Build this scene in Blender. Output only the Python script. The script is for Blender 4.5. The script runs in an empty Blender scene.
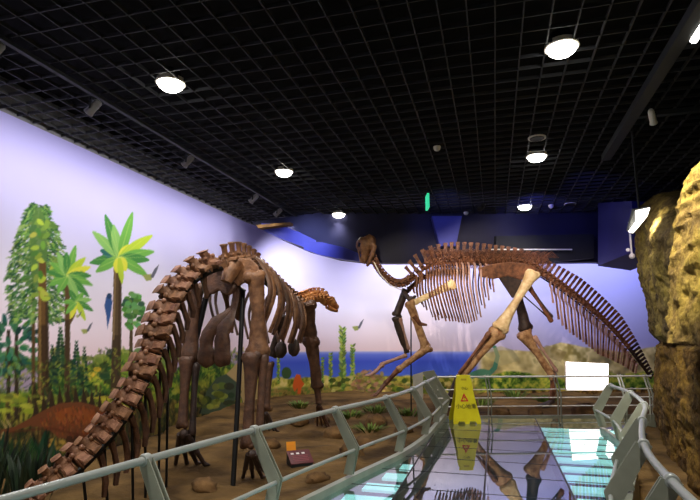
import bpy, bmesh, math, random
import numpy as np
from mathutils import Vector, Matrix, noise
random.seed(7)
S = bpy.context.scene
COL = S.collection
PI = math.pi

# ------------------------------------------------------------------ camera
F_ = 520.0
PT = math.atan(86 / F_); YW = math.atan(145 * math.cos(PT) / F_)
ca, sa, cp, sp = math.cos(YW), math.sin(YW), math.cos(PT), math.sin(PT)
FW = Vector((-sa * cp, ca * cp, sp)); RT = Vector((ca, sa, 0)); UP = Vector((sa * sp, -ca * sp, cp))
EYE = Vector((0, 0, 1.8))
cam = bpy.data.cameras.new('camera'); cam.sensor_width = 36; cam.lens = F_ / 700 * 36
co = bpy.data.objects.new('camera', cam); COL.objects.link(co)
co.matrix_world = Matrix(((RT.x, UP.x, -FW.x, 0), (RT.y, UP.y, -FW.y, 0), (RT.z, UP.z, -FW.z, 1.8), (0, 0, 0, 1)))
S.camera = co
S.view_settings.view_transform = 'Standard'; S.view_settings.look = 'None'
S.view_settings.gamma = 1; S.view_settings.exposure = 0; S.view_settings.use_curve_mapping = False

def ray(px, py): return FW + RT * ((px - 350) / F_) + UP * ((250 - py) / F_)
def at(px, py, X=None, Y=None, z=None, w=None):
    """a surveyed point: sight line cut by the plane the thing stands in"""
    d = ray(px, py)
    if w is not None: return EYE + d * (w / math.hypot(FW.x, FW.y) / 1.0) * 1.0 if False else EYE + d * w
    k, v = (0, X) if X is not None else (1, Y) if Y is not None else (2, z)
    return EYE + d * ((v - EYE[k]) / d[k])

# ------------------------------------------------------------------ materials
def lin(c):
    return tuple((x / 255 / 12.92) if x / 255 <= .04045 else ((x / 255 + .055) / 1.055) ** 2.4 for x in c[:3])
MATS = {}
def mat(name, rgb, rough=.6, metal=0, rgb2=None, scale=6, bump=0, emit=None, estr=0, detail=6, spec=.5, bscale=None):
    m = bpy.data.materials.new(name); m.use_nodes = True
    nt = m.node_tree; b = nt.nodes['Principled BSDF']
    b.inputs['Base Color'].default_value = (*lin(rgb), 1)
    b.inputs['Roughness'].default_value = rough; b.inputs['Metallic'].default_value = metal
    b.inputs['Specular IOR Level'].default_value = spec
    tc = nt.nodes.new('ShaderNodeTexCoord')
    nz = nt.nodes.new('ShaderNodeTexNoise'); nz.inputs['Scale'].default_value = scale; nz.inputs['Detail'].default_value = detail
    nt.links.new(tc.outputs['Object'], nz.inputs['Vector'])
    r = nt.nodes.new('ShaderNodeValToRGB')
    a = rgb2 or tuple(min(255, c * 1.06) for c in rgb)
    r.color_ramp.elements[0].color = (*lin(rgb), 1); r.color_ramp.elements[1].color = (*lin(a), 1)
    r.color_ramp.elements[0].position = .35; r.color_ramp.elements[1].position = .65
    nt.links.new(nz.outputs['Fac'], r.inputs['Fac']); nt.links.new(r.outputs['Color'], b.inputs['Base Color'])
    if bump:
        n2 = nt.nodes.new('ShaderNodeTexNoise'); n2.inputs['Scale'].default_value = bscale or scale * 3; n2.inputs['Detail'].default_value = 6
        nt.links.new(tc.outputs['Object'], n2.inputs['Vector'])
        bp = nt.nodes.new('ShaderNodeBump'); bp.inputs['Strength'].default_value = bump; bp.inputs['Distance'].default_value = .03
        nt.links.new(n2.outputs['Fac'], bp.inputs['Height']); nt.links.new(bp.outputs['Normal'], b.inputs['Normal'])
    if emit:
        b.inputs['Emission Color'].default_value = (*lin(emit), 1); b.inputs['Emission Strength'].default_value = estr
    MATS[name] = m
    return m
bone_s = mat('bone_brown', (92, 60, 40), .55, rgb2=(138, 98, 66), scale=9, bump=.5)
bone_t = mat('bone_tail', (104, 66, 48), .5, rgb2=(158, 116, 88), scale=8, bump=.5)
bone_l = mat('bone_leg', (66, 42, 30), .55, rgb2=(98, 66, 46), scale=9, bump=.4)
bone_o = mat('bone_orange', (150, 88, 46), .55, rgb2=(206, 146, 88), scale=9, bump=.5)
bone_h = mat('bone_reddish', (86, 50, 34), .55, rgb2=(140, 90, 60), scale=9, bump=.4)
bone_p = mat('bone_pale', (212, 176, 124), .5, rgb2=(246, 222, 176), scale=7, bump=.3)
bone_c = mat('bone_chevron', (170, 128, 112), .55, rgb2=(196, 156, 138), scale=7, bump=.3)
bone_m = mat('bone_tan', (138, 94, 62), .5, rgb2=(204, 162, 116), scale=8, bump=.4)
bone_d = mat('bone_dark', (44, 34, 32), .5, rgb2=(70, 52, 44), scale=9, bump=.3)
steel_b = mat('black_steel', (14, 14, 15), .45, .3)
rail_m = mat('painted_rail', (164, 168, 162), .3, .0, rgb2=(174, 178, 172), scale=3)
post_m = mat('painted_post', (140, 143, 126), .4, .0, rgb2=(158, 160, 142), scale=3)
rail_w = mat('steel_rail', (240, 234, 228), .25, 0)
dark_m = mat('matt_black', (11, 11, 12), .8, spec=.1)
grid_m = mat('grid_grey', (48, 49, 52), .6, spec=.3)
duct_m = mat('duct_grey', (44, 46, 48), .6, spec=.3)
white_m = mat('white_plastic', (214, 208, 196), .4)
earth_m = mat('earth', (66, 50, 30), .95, rgb2=(116, 90, 54), scale=1.3, bump=.8, spec=.1, bscale=9)
rock_m = mat('sandstone', (74, 56, 38), .95, rgb2=(124, 94, 60), scale=3, bump=.8, spec=.1)
grass_m = mat('grass_green', (52, 84, 28), .8, rgb2=(106, 128, 44), scale=5)
leaf_m = mat('dark_leaf', (16, 30, 18), .6, rgb2=(34, 54, 28), scale=5)
blue_m = mat('blue_panel', (54, 58, 150), .5, rgb2=(70, 78, 176), scale=1.2)
navy_m = mat('navy_panel', (22, 22, 52), .6, rgb2=(30, 30, 66), scale=1.0)
yellow_m = mat('yellow_plastic', (236, 220, 20), .35, rgb2=(244, 230, 30))
red_m = mat('red_print', (214, 40, 20), .5)
ink_m = mat('dark_print', (70, 60, 20), .5)
orange_m = mat('orange_card', (236, 150, 20), .5)
maroon_m = mat('maroon_card', (84, 10, 20), .45)
txt_w = mat('white_print', (230, 225, 220), .5)
lamp_m = mat('lamp_glow', (255, 255, 255), .5, emit=(255, 252, 244), estr=14)
board_m = mat('board_glow', (255, 255, 255), .5, emit=(255, 246, 240), estr=3.2)
boardr_m = mat('board_red', (255, 90, 90), .5, emit=(255, 170, 175), estr=1.6)
exit_m = mat('exit_glow', (40, 200, 150), .5, emit=(60, 220, 160), estr=.9)
strip_m = mat('strip_glow', (190, 240, 240), .5, emit=(186, 238, 234), estr=.75)
under_m = mat('under_deck', (40, 46, 60), .7)

def rock_material(low, high):
    m = bpy.data.materials.new('painted_rock'); m.use_nodes = True; nt = m.node_tree; b = nt.nodes['Principled BSDF']
    b.inputs['Roughness'].default_value = .9; b.inputs['Specular IOR Level'].default_value = .15
    tc = nt.nodes.new('ShaderNodeTexCoord')
    def nz(sc, det, rough=.6):
        n = nt.nodes.new('ShaderNodeTexNoise'); n.inputs['Scale'].default_value = sc; n.inputs['Detail'].default_value = det; n.inputs['Roughness'].default_value = rough
        nt.links.new(tc.outputs['Object'], n.inputs['Vector']); return n
    n1 = nz(1.8, 9, .65); r = nt.nodes.new('ShaderNodeValToRGB'); e = r.color_ramp.elements
    e[0].position = .3; e[0].color = (*lin((96, 84, 70)), 1); e[1].position = .72; e[1].color = (*lin((214, 186, 96)), 1)
    k = e.new(.45); k.color = (*lin((150, 128, 84)), 1); k = e.new(.58); k.color = (*lin((190, 168, 96)), 1)
    nt.links.new(n1.outputs['Fac'], r.inputs['Fac'])
    n2 = nz(9, 9, .75); mx = nt.nodes.new('ShaderNodeMix'); mx.data_type = 'RGBA'; mx.blend_type = 'MULTIPLY'; mx.inputs[0].default_value = .8
    r2 = nt.nodes.new('ShaderNodeValToRGB'); r2.color_ramp.elements[0].position = .38; r2.color_ramp.elements[1].position = .6
    r2.color_ramp.elements[0].color = (.25, .22, .16, 1)
    nt.links.new(n2.outputs['Fac'], r2.inputs['Fac'])
    nt.links.new(r.outputs['Color'], mx.inputs[6]); nt.links.new(r2.outputs['Color'], mx.inputs[7]); nt.links.new(mx.outputs[2], b.inputs['Base Color'])
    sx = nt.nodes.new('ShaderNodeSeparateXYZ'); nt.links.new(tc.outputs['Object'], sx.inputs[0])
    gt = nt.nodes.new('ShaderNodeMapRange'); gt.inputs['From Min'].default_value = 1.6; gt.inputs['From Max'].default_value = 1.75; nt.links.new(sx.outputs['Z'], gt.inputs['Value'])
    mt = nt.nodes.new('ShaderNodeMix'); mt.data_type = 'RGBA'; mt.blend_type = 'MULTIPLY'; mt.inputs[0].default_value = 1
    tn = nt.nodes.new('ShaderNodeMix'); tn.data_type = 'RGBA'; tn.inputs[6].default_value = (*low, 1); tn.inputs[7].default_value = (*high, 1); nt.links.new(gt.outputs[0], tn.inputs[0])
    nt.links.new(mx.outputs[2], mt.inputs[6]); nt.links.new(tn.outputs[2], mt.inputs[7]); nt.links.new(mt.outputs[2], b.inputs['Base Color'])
    n3 = nz(7, 10, .7); bp = nt.nodes.new('ShaderNodeBump'); bp.inputs['Strength'].default_value = 1; bp.inputs['Distance'].default_value = .12
    nt.links.new(n3.outputs['Fac'], bp.inputs['Height']); nt.links.new(bp.outputs['Normal'], b.inputs['Normal'])
    return m
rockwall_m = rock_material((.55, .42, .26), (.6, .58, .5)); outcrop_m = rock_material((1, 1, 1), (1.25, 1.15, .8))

def glass_material():
    m = bpy.data.materials.new('deck_glass'); m.use_nodes = True; nt = m.node_tree
    for n in list(nt.nodes):
        if n.type != 'OUTPUT_MATERIAL': nt.nodes.remove(n)
    out = nt.nodes[0]
    fr = nt.nodes.new('ShaderNodeFresnel'); fr.inputs['IOR'].default_value = 3.0
    gl = nt.nodes.new('ShaderNodeBsdfGlossy'); gl.inputs['Roughness'].default_value = .015; gl.inputs['Color'].default_value = (1, 1, 1, 1)
    tr = nt.nodes.new('ShaderNodeBsdfTransparent'); tr.inputs['Color'].default_value = (.78, .9, .9, 1)
    mx = nt.nodes.new('ShaderNodeMixShader')
    ge = nt.nodes.new('ShaderNodeNewGeometry'); mu = nt.nodes.new('ShaderNodeMath'); mu.operation = 'SUBTRACT'; mu.use_clamp = True
    nt.links.new(fr.outputs[0], mu.inputs[0]); nt.links.new(ge.outputs['Backfacing'], mu.inputs[1])
    nt.links.new(mu.outputs[0], mx.inputs[0]); nt.links.new(tr.outputs[0], mx.inputs[1]); nt.links.new(gl.outputs[0], mx.inputs[2])
    nt.links.new(mx.outputs[0], out.inputs['Surface'])
    return m
glass_m = glass_material()

def attr_material(name, rough=.9):
    m = bpy.data.materials.new(name); m.use_nodes = True; nt = m.node_tree; b = nt.nodes['Principled BSDF']
    a = nt.nodes.new('ShaderNodeVertexColor'); a.layer_name = 'paint'
    nt.links.new(a.outputs['Color'], b.inputs['Base Color']); b.inputs['Roughness'].default_value = rough
    b.inputs['Specular IOR Level'].default_value = .15
    return m

# ------------------------------------------------------------------ mesh builder
class MB:
    def __init__(s): s.v = []; s.f = []
    def add(s, vs, fs):
        o = len(s.v); s.v += [tuple(v) for v in vs]; s.f += [tuple(i + o for i in f) for f in fs]; return s
    def box(s, c, d, M=None):
        hx, hy, hz = d[0] / 2, d[1] / 2, d[2] / 2; c = Vector(c)
        vs = []
        for x in (-hx, hx):
            for y in (-hy, hy):
                for z in (-hz, hz):
                    p = Vector((x, y, z)); vs.append(c + (M @ p if M else p))
        return s.add(vs, [(0, 1, 3, 2), (4, 6, 7, 5), (0, 4, 5, 1), (2, 3, 7, 6), (0, 2, 6, 4), (1, 5, 7, 3)])
    def loft(s, rings, closed=False):
        n = len(rings[0]); vs = [p for r in rings for p in r]; fs = []
        m = len(rings)
        for i in range(m if closed else m - 1):
            j = (i + 1) % m
            for k in range(n): fs.append((i * n + k, i * n + (k + 1) % n, j * n + (k + 1) % n, j * n + k))
        if not closed: fs += [tuple(range(n - 1, -1, -1)), tuple((m - 1) * n + k for k in range(n))]
        return s.add(vs, fs)
    def tube(s, pts, rad, seg=8, side=None, flat=1.0, jit=0.0, closed=False):
        """swept section; flat = thickness across 'side'"""
        pts = [Vector(p) for p in pts]; n = len(pts)
        if not isinstance(rad, (list, tuple)): rad = [rad] * n
        rings = []; prev = None
        for i, p in enumerate(pts):
            if closed: t = (pts[(i + 1) % n] - pts[i - 1])
            else: t = (pts[min(i + 1, n - 1)] - pts[max(i - 1, 0)])
            t.normalize()
            if prev is None:
                a = Vector(side) if side is not None else (Vector((0, 0, 1)) if abs(t.z) < .9 else Vector((1, 0, 0)))
            else: a = prev
            a = (a - t * a.dot(t)).normalized(); prev = a; b = t.cross(a)
            ring = []
            for k in range(seg):
                g = 2 * PI * k / seg; r = rad[i]
                if jit: r *= 1 + jit * noise.noise(Vector((p.x * 9 + math.cos(g) * 2, p.y * 9 + math.sin(g) * 2, p.z * 9 + k)))
                ring.append(p + a * math.cos(g) * r * flat + b * math.sin(g) * r)
            rings.append(ring)
        return s.loft(rings, closed)
    def ball(s, c, r, seg=10, rings=7, M=None, jit=0):
        c = Vector(c); r = Vector(r) if hasattr(r, '__len__') else Vector((r, r, r)); L = []
        for i in range(rings + 1):
            th = PI * (i + .02) / (rings + .04); L.append([])
            for k in range(seg):
                ph = 2 * PI * k / seg
                p = Vector((math.sin(th) * math.cos(ph), math.sin(th) * math.sin(ph), math.cos(th)))
                if jit: p *= 1 + jit * noise.noise(p * 2.3 + c * 3)
                p = Vector((p.x * r.x, p.y * r.y, p.z * r.z)); L[-1].append(c + (M @ p if M else p))
        return s.loft(L)
    def prism(s, poly, off):
        n = len(poly); off = Vector(off); a = [Vector(p) for p in poly]; b = [p + off for p in a]
        return s.add(a + b, [tuple(range(n - 1, -1, -1)), tuple(range(n, 2 * n))] + [(i, (i + 1) % n, n + (i + 1) % n, n + i) for i in range(n)])
    def disc(s, c, r, h, seg=20, r2=None):
        c = Vector(c); r2 = r if r2 is None else r2
        return s.loft([[c + Vector((math.cos(2 * PI * k / seg) * q, math.sin(2 * PI * k / seg) * q, z)) for k in range(seg)] for q, z in ((r, 0), (r2, h))])
    def build(s, name, m, parent=None, smooth=True, loc=None):
        me = bpy.data.meshes.new(name); vs = s.v
        if parent is not None:
            L = parent
            o0 = Vector((0, 0, 0))
            while L is not None: o0 += L.location; L = L.parent
            vs = [tuple(Vector(v) - o0) for v in vs]
        elif loc is not None: vs = [tuple(Vector(v) - Vector(loc)) for v in vs]
        me.from_pydata(vs, [], s.f); me.update()
        if len(s.f) < 20000:
            bm = bmesh.new(); bm.from_mesh(me); bmesh.ops.recalc_face_normals(bm, faces=bm.faces); bm.to_mesh(me); bm.free()
        me.materials.append(m)
        if smooth:
            me.polygons.foreach_set('use_smooth', [True] * len(me.polygons))
        o = bpy.data.objects.new(name, me); COL.objects.link(o)
        if parent is not None: o.parent = parent
        if loc is not None: o.location = loc
        if smooth:
            try: me.set_sharp_from_angle(angle=math.radians(50))
            except Exception: pass
        return o
def tag(o, label=None, cat=None, group=None, kind=None):
    if label: o['label'] = label
    if cat: o['category'] = cat
    if group: o['group'] = group
    if kind: o['kind'] = kind
    return o
def thing(name, loc, label, cat, group=None):
    o = bpy.data.objects.new(name, None); COL.objects.link(o); o.location = loc; o.empty_display_size = .2
    return tag(o, label, cat, group)
def copy_tree(o, parent=None):
    c = o.copy(); COL.objects.link(c); c.parent = parent
    for ch in list(o.children): copy_tree(ch, c)
    return c
def struct(o): o['kind'] = 'structure'; return o
def lerp(a, b, t): return a + (b - a) * t
def spline(pts, n):
    pts = [Vector(p) for p in pts]; m = len(pts) - 1; out = []
    for i in range(n):
        t = i * m / (n - 1); k = min(int(t), m - 1); u = t - k
        p0 = pts[max(k - 1, 0)]; p1 = pts[k]; p2 = pts[k + 1]; p3 = pts[min(k + 2, m)]
        out.append(.5 * ((2 * p1) + (p2 - p0) * u + (2 * p0 - 5 * p1 + 4 * p2 - p3) * u * u + (3 * p1 - p0 - 3 * p2 + p3) * u ** 3))
    return out
def resample(pts, step):
    d = spline(pts, 400); L = [0]
    for a, b in zip(d, d[1:]): L.append(L[-1] + (b - a).length)
    out = []; x = 0; k = 0
    while x <= L[-1]:
        while k < len(L) - 2 and L[k + 1] < x: k += 1
        out.append(d[k].lerp(d[k + 1], (x - L[k]) / max(1e-9, L[k + 1] - L[k])))
        x += step(x / L[-1]) if callable(step) else step
    return out

# ------------------------------------------------------------------ plan of the hall
ZC = 5.4                                  # open-cell ceiling height
RW = 4.0; CX, CY = -3.5, 14.5; TH = math.radians(105)
S_L = 17.5; S_A = RW * (PI - TH); S_B = 11.5
SMAX = S_L + S_A + S_B
E0 = (CX + RW * math.cos(TH), CY + RW * math.sin(TH)); DIRB = (math.sin(TH), -math.cos(TH))
def wall_xy(s, off=0.0):
    if s <= S_L: return (-7.5 + off, -3 + s)
    if s <= S_L + S_A:
        a = PI - (s - S_L) / RW; return (CX + (RW - off) * math.cos(a), CY + (RW - off) * math.sin(a))
    q = s - S_L - S_A; return (E0[0] + DIRB[0] * q + off * DIRB[1], E0[1] + DIRB[1] * q - off * DIRB[0])
def wall_hit(px, py):
    d = ray(px, py)
    if d.x < 0:
        t = -7.5 / d.x
        if t * d.y <= CY: return (t * d.y + 3, EYE.z + t * d.z)
    dx, dy = d.x, d.y
    A = dx * dx + dy * dy; B = -2 * (dx * CX + dy * CY); Cc = CX * CX + CY * CY - RW * RW
    D = B * B - 4 * A * Cc
    if D > 0:
        t = (-B + math.sqrt(D)) / 2 / A; a = math.atan2(t * dy - CY, t * dx - CX)
        if a < 0: a += 2 * PI
        if TH <= a <= PI: return (S_L + (PI - a) * RW, EYE.z + t * d.z)
    n = (-DIRB[1], DIRB[0]); t = (E0[0] * n[0] + E0[1] * n[1]) / (dx * n[0] + dy * n[1])
    q = (t * dx - E0[0]) * DIRB[0] + (t * dy - E0[1]) * DIRB[1]
    return (S_L + S_A + q, EYE.z + t * d.z)

# ------------------------------------------------------------------ mural: paint laid out on the wall surface
PPM = 44; Z0 = -.4; Z1 = 5.41
NW = int(SMAX * PPM); NH = int((Z1 - Z0) * PPM)
CAN = np.zeros((NH, NW, 3), np.float32)
rng = np.random.default_rng(3)
def vnoise(fx, fy, seed):
    r = np.random.default_rng(seed); gx = int(SMAX * fx) + 3; gy = int(8 * fy) + 3; g = r.random((gy, gx)).astype(np.float32)
    xs = np.arange(NW) / PPM * fx; ys = np.arange(NH) / PPM * fy
    xi = xs.astype(int); yi = ys.astype(int); u = xs - xi; v = ys - yi; u = u * u * (3 - 2 * u); v = (v * v * (3 - 2 * v))[:, None]
    a = g[np.ix_(yi, xi)] * (1 - u) + g[np.ix_(yi, xi + 1)] * u; b = g[np.ix_(yi + 1, xi)] * (1 - u) + g[np.ix_(yi + 1, xi + 1)] * u
    return a * (1 - v) + b * v
def fbm(f, seed, k=1.0): return (vnoise(f * k, f, seed) * .5 + vnoise(f * 2.1 * k, f * 2.1, seed + 1) * .3 + vnoise(f * 4.3 * k, f * 4.3, seed + 2) * .2)
ZZ = (np.arange(NH) / PPM + Z0)[:, None] * np.ones((1, NW)); SS = (np.arange(NW) / PPM)[None, :] * np.ones((NH, 1))
def ramp(x, stops):
    xs = [s[0] for s in stops]
    return np.stack([np.interp(x, xs, [s[1][c] for s in stops]) for c in range(3)], -1)
sky = ramp(ZZ + .35 * (fbm(.35, 5) - .5) * 2, [(1.2, (226, 200, 208)), (2.0, (232, 216, 230)), (2.9, (226, 220, 240)), (3.8, (198, 194, 236)), (5.4, (166, 162, 226))])
s480 = wall_hit(470, 330)[0]; s640 = wall_hit(640, 330)[0]
k = np.clip((SS - s480 + 2) / (s640 - s480), 0, 1)[..., None]
sky = sky * (1 - k * .6) + np.array((150, 152, 214)) * k * .6  # right of the sky painted bluer to imitate the blue light on it
CAN[:] = sky
def blend(mask, col, a=1.0):
    m = (mask * a)[..., None]; CAN[:] = CAN * (1 - m) + np.array(col, np.float32) * m if not isinstance(col, np.ndarray) else CAN * (1 - m) + col * m
def soft(x, w): return np.clip(x / w + .5, 0, 1)
f1 = fbm(.8, 11); f2 = fbm(2.2, 21); f3 = fbm(6, 31); f4 = fbm(1.2, 41, .5)
sL = wall_hit(252, 360)[0]; sR = wall_hit(478, 360)[0]
# distant violet hills and forest on the left wall
zh = 1.42 + .16 * np.sin(SS * .9 + 1) + .1 * f1
blend(soft(zh - ZZ, .05) * (SS < sL + .5), (138, 124, 150), .8)
zf = 1.12 + .5 * (f2 - .4) + .25 * np.sin(SS * 1.7)
fc = ramp(f3 * .6 + f2 * .4, [(.25, (24, 48, 24)), (.45, (52, 84, 34)), (.58, (104, 134, 44)), (.72, (176, 172, 60))])
blend(soft(zf - ZZ, .08) * (SS < sL), fc)
blend(soft(.72 + .3 * (f1 - .5) - ZZ, .25) * (SS < sL + .4) * soft(f2 - .46, .12), (150, 146, 48), .75)
gl = ramp(f3, [(.3, (34, 38, 20)), (.5, (84, 70, 34)), (.7, (124, 104, 50))])
blend(soft(.42 + .3 * (f1 - .5) - ZZ, .3) * (SS < sL + .4), gl, .9)
# sea on the curved part
zs = wall_hit(400, 352)[1]
sea = ramp(ZZ, [(.3, (80, 110, 214)), (.9, (66, 86, 200)), (zs - .1, (96, 114, 214)), (zs, (146, 158, 228))])
blend(soft(zs + .02 - ZZ, .05) * soft(SS - sL, .25) * soft(sR - SS, .5), sea)
# shore, bushes and sand
zb = wall_hit(380, 376)[1]
sh = ramp(f3 * .55 + f2 * .45, [(.25, (60, 74, 26)), (.42, (120, 124, 40)), (.55, (196, 184, 84)), (.7, (226, 206, 130))])
blend(soft(zb + .25 * (f2 - .45) - ZZ, .06) * (SS > sL - .1) * soft(sR + .4 - SS, .5), sh)
blend(soft(zb - .3 + .25 * (f1 - .5) - ZZ, .1) * (SS > sL - .1) * soft(sR + .4 - SS, .5), ramp(f3, [(.3, (84, 70, 36)), (.5, (150, 120, 64)), (.7, (70, 96, 34))]), .8)
# hills on the right
def px_curve(pts):
    h = [wall_hit(*p) for p in pts]; return np.interp(SS, [q[0] for q in h], [q[1] for q in h])
zr = px_curve([(470, 356), (500, 350), (530, 350), (560, 343), (590, 348), (620, 352), (660, 346), (690, 350)]) + .12 * (f1 - .5)
hc = ramp(f2 * .7 + f1 * .3, [(.28, (130, 118, 80)), (.42, (184, 164, 104)), (.6, (232, 212, 148)), (.72, (150, 134, 74))])
blend(soft(zr - ZZ, .05) * soft(SS - sR, .3), hc)
zg = px_curve([(470, 376), (510, 372), (560, 378), (640, 372), (690, 372)]) + .2 * (f2 - .5)
blend(soft(zg - ZZ, .07) * soft(SS - sR, .3), ramp(f3, [(.3, (46, 74, 22)), (.5, (106, 136, 44)), (.7, (190, 186, 70))]))
zg2 = px_curve([(470, 392), (690, 388)]) + .12 * (f2 - .5)
blend(soft(zg2 - ZZ, .07) * soft(SS - sR, .3), ramp(f3, [(.3, (60, 40, 22)), (.5, (140, 104, 50)), (.7, (196, 160, 80))]))
# ---- drawn figures
def fillpoly(P, col, a=1.0):
    P = np.array(P); xs = (P[:, 0]) * PPM; ys = (P[:, 1] - Z0) * PPM
    x0, x1 = int(max(0, xs.min() - 1)), int(min(NW - 1, xs.max() + 2)); y0, y1 = int(max(0, ys.min() - 1)), int(min(NH - 1, ys.max() + 2))
    if x1 <= x0 or y1 <= y0: return
    acc = np.zeros((y1 - y0, x1 - x0))
    for ox, oy in ((-.25, -.25), (.25, .25), (.25, -.25), (-.25, .25)):
        gx, gy = np.meshgrid(np.arange(x0, x1) + ox, np.arange(y0, y1) + oy); ins = np.zeros(gx.shape, bool)
        for i in range(len(xs)):
            ax, ay, bx, by = xs[i - 1], ys[i - 1], xs[i], ys[i]
            if ay == by: continue
            c = ((ay > gy) != (by > gy)) & (gx < (bx - ax) * (gy - ay) / (by - ay) + ax); ins ^= c
        acc += ins
    m = (acc / 4 * a)[..., None]; R = CAN[y0:y1, x0:x1]; CAN[y0:y1, x0:x1] = R * (1 - m) + np.array(col) * m
def poly(pts, col, a=1.0): fillpoly([wall_hit(*p) for p in pts], col, a)
def ell(cx, cy, rx, ry, col, a=1.0, rot=0, n=14):
    c, s_ = math.cos(rot), math.sin(rot)
    poly([(cx + rx * math.cos(t) * c - ry * math.sin(t) * s_, cy + rx * math.cos(t) * s_ + ry * math.sin(t) * c) for t in [2 * PI * i / n for i in range(n)]], col, a)
def stroke(pts, w0, w1, col, a=1.0):
    n = len(pts); L = []; R = []
    for i, p in enumerate(pts):
        q0 = pts[max(i - 1, 0)]; q1 = pts[min(i + 1, n - 1)]; dx, dy = q1[0] - q0[0], q1[1] - q0[1]; d = math.hypot(dx, dy) or 1
        w = lerp(w0, w1, i / (n - 1)) / 2; L.append((p[0] - dy / d * w, p[1] + dx / d * w)); R.append((p[0] + dy / d * w, p[1] - dx / d * w))
    poly(L + R[::-1], col, a)
def leaf(x, y, ang, ln, w, col, droop=0, a=1.0):
    P = []; Q = []
    for i in range(7):
        t = i / 6; cx = x + math.cos(ang) * ln * t; cy = y - math.sin(ang) * ln * t + droop * t * t; r = w * math.sin(PI * min(1, t * .85 + .12)) ** .8 / 2
        P.append((cx + math.sin(ang) * r, cy + math.cos(ang) * r)); Q.append((cx - math.sin(ang) * r, cy - math.cos(ang) * r))
    poly(P + Q[::-1], col, a)
R_ = random.Random(5)
def pick(cols): return tuple(c + R_.uniform(-10, 10) for c in R_.choice(cols))
GR = [(38, 76, 44), (60, 104, 50), (96, 140, 60), (132, 164, 70), (50, 92, 62)]
# far foliage, background trees
for i in range(60): x = R_.uniform(0, 190); ell(x, R_.uniform(352, 402), R_.uniform(4, 10), R_.uniform(3, 7), pick([(44, 72, 34), (80, 110, 40), (30, 52, 30), (120, 140, 50)]), .8)
for i in range(26): ell(R_.uniform(76, 98), R_.uniform(366, 384), R_.uniform(2, 5), R_.uniform(2, 3), pick([(214, 178, 50), (190, 176, 60), (150, 160, 50)]), .8)
for cx, top, wd in ((60, 328, 9), (76, 342, 8), (52, 346, 7), (84, 348, 6)):
    for j in range(14):
        t = j / 13; leaf(cx, top + t * 44, PI + .5, wd * (t + .15) * 1.1, 4, pick([(32, 58, 40), (46, 76, 44)])); leaf(cx, top + t * 44, -.5, wd * (t + .15) * 1.1, 4, pick([(28, 52, 38), (50, 84, 48)]))
# small green-blue tree at the far left
for x in (8, 16): stroke([(x, 330), (x, 420)], 3.5, 4.5, (52, 42, 30))
for i in range(80):
    a = R_.uniform(0, 2 * PI); r = R_.uniform(0, 1) ** .5; leaf(10 + 26 * r * math.cos(a), 346 + 26 * r * math.sin(a), a * -1, 9, 5, pick([(40, 84, 70), (52, 104, 76), (30, 62, 54), (86, 130, 90)]))
# trunks and the tall conifer
stroke([(33, 240), (33, 440)], 3, 4, (84, 62, 36))
for i in range(1500):
    t = R_.uniform(0, 1); y = 204 + 118 * t; half = 7 + 26 * math.sin(min(1, t * 1.25) * PI * .55) * (1 if t < .8 else .8)
    x = 38 - 2 * t + R_.uniform(-half, half) * .9; d = x - 38
    leaf(x, y, (PI if d < 0 else 0) + R_.uniform(-.7, .7), R_.uniform(3, 7.5), R_.uniform(1.2, 2.6), pick([(52, 92, 52), (74, 116, 58), (110, 146, 70), (140, 172, 90), (40, 76, 50)]), 3)
ell(38, 250, 9, 44, (84, 118, 60), .9)
stroke([(42, 262), (42, 330), (43, 478)], 7, 12, (98, 72, 40)); stroke([(42.5, 325), (43, 478)], 9, 12, (58, 42, 28), .85); stroke([(39.5, 290), (39.5, 478)], 2, 3, (150, 118, 64), .7); stroke([(46.5, 300), (48, 478)], 3, 4.5, (52, 38, 26), .8)
for i in range(30): leaf(R_.uniform(36, 50), R_.uniform(215, 300), -PI / 2 + R_.uniform(-1.4, 1.4), 9, 5, pick([(120, 150, 60), (168, 186, 70), (80, 120, 56)]))
# twin-crowned palm
stroke([(67, 275), (67, 350), (66, 440)], 5, 6, (92, 70, 44)); stroke([(67, 326), (73, 315), (76, 305)], 4, 3, (92, 70, 44)); stroke([(67, 320), (66, 440)], 4, 5, (56, 42, 30), .7)
def palm(cx, cy, spec, w, cols):
    for ang, ln, cl in spec: leaf(cx, cy, math.radians(ang), ln, w, cols[cl], 3 if abs(math.cos(math.radians(ang))) > .5 else 0); 
    for ang, ln, cl in spec: stroke([(cx, cy), (cx + math.cos(math.radians(ang)) * ln * .85, cy - math.sin(math.radians(ang)) * ln * .85)], 1, .5, (210, 222, 120), .35)
PC = [(70, 132, 66), (108, 168, 76), (176, 200, 60), (214, 214, 70), (44, 100, 96), (132, 182, 100)]
palm(67, 276, [(200, 20, 1), (160, 22, 0), (135, 24, 1), (112, 26, 5), (75, 32, 1), (92, 24, 0), (50, 28, 2), (28, 26, 3), (8, 24, 0), (-14, 26, 1), (-40, 28, 0), (-65, 26, 5), (-120, 20, 1)], 8, PC)
palm(76, 302, [(170, 14, 1), (120, 14, 0), (60, 14, 1), (20, 16, 5), (-20, 18, 0), (-60, 18, 2), (-110, 18, 3), (-140, 14, 1)], 6, PC)
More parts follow.
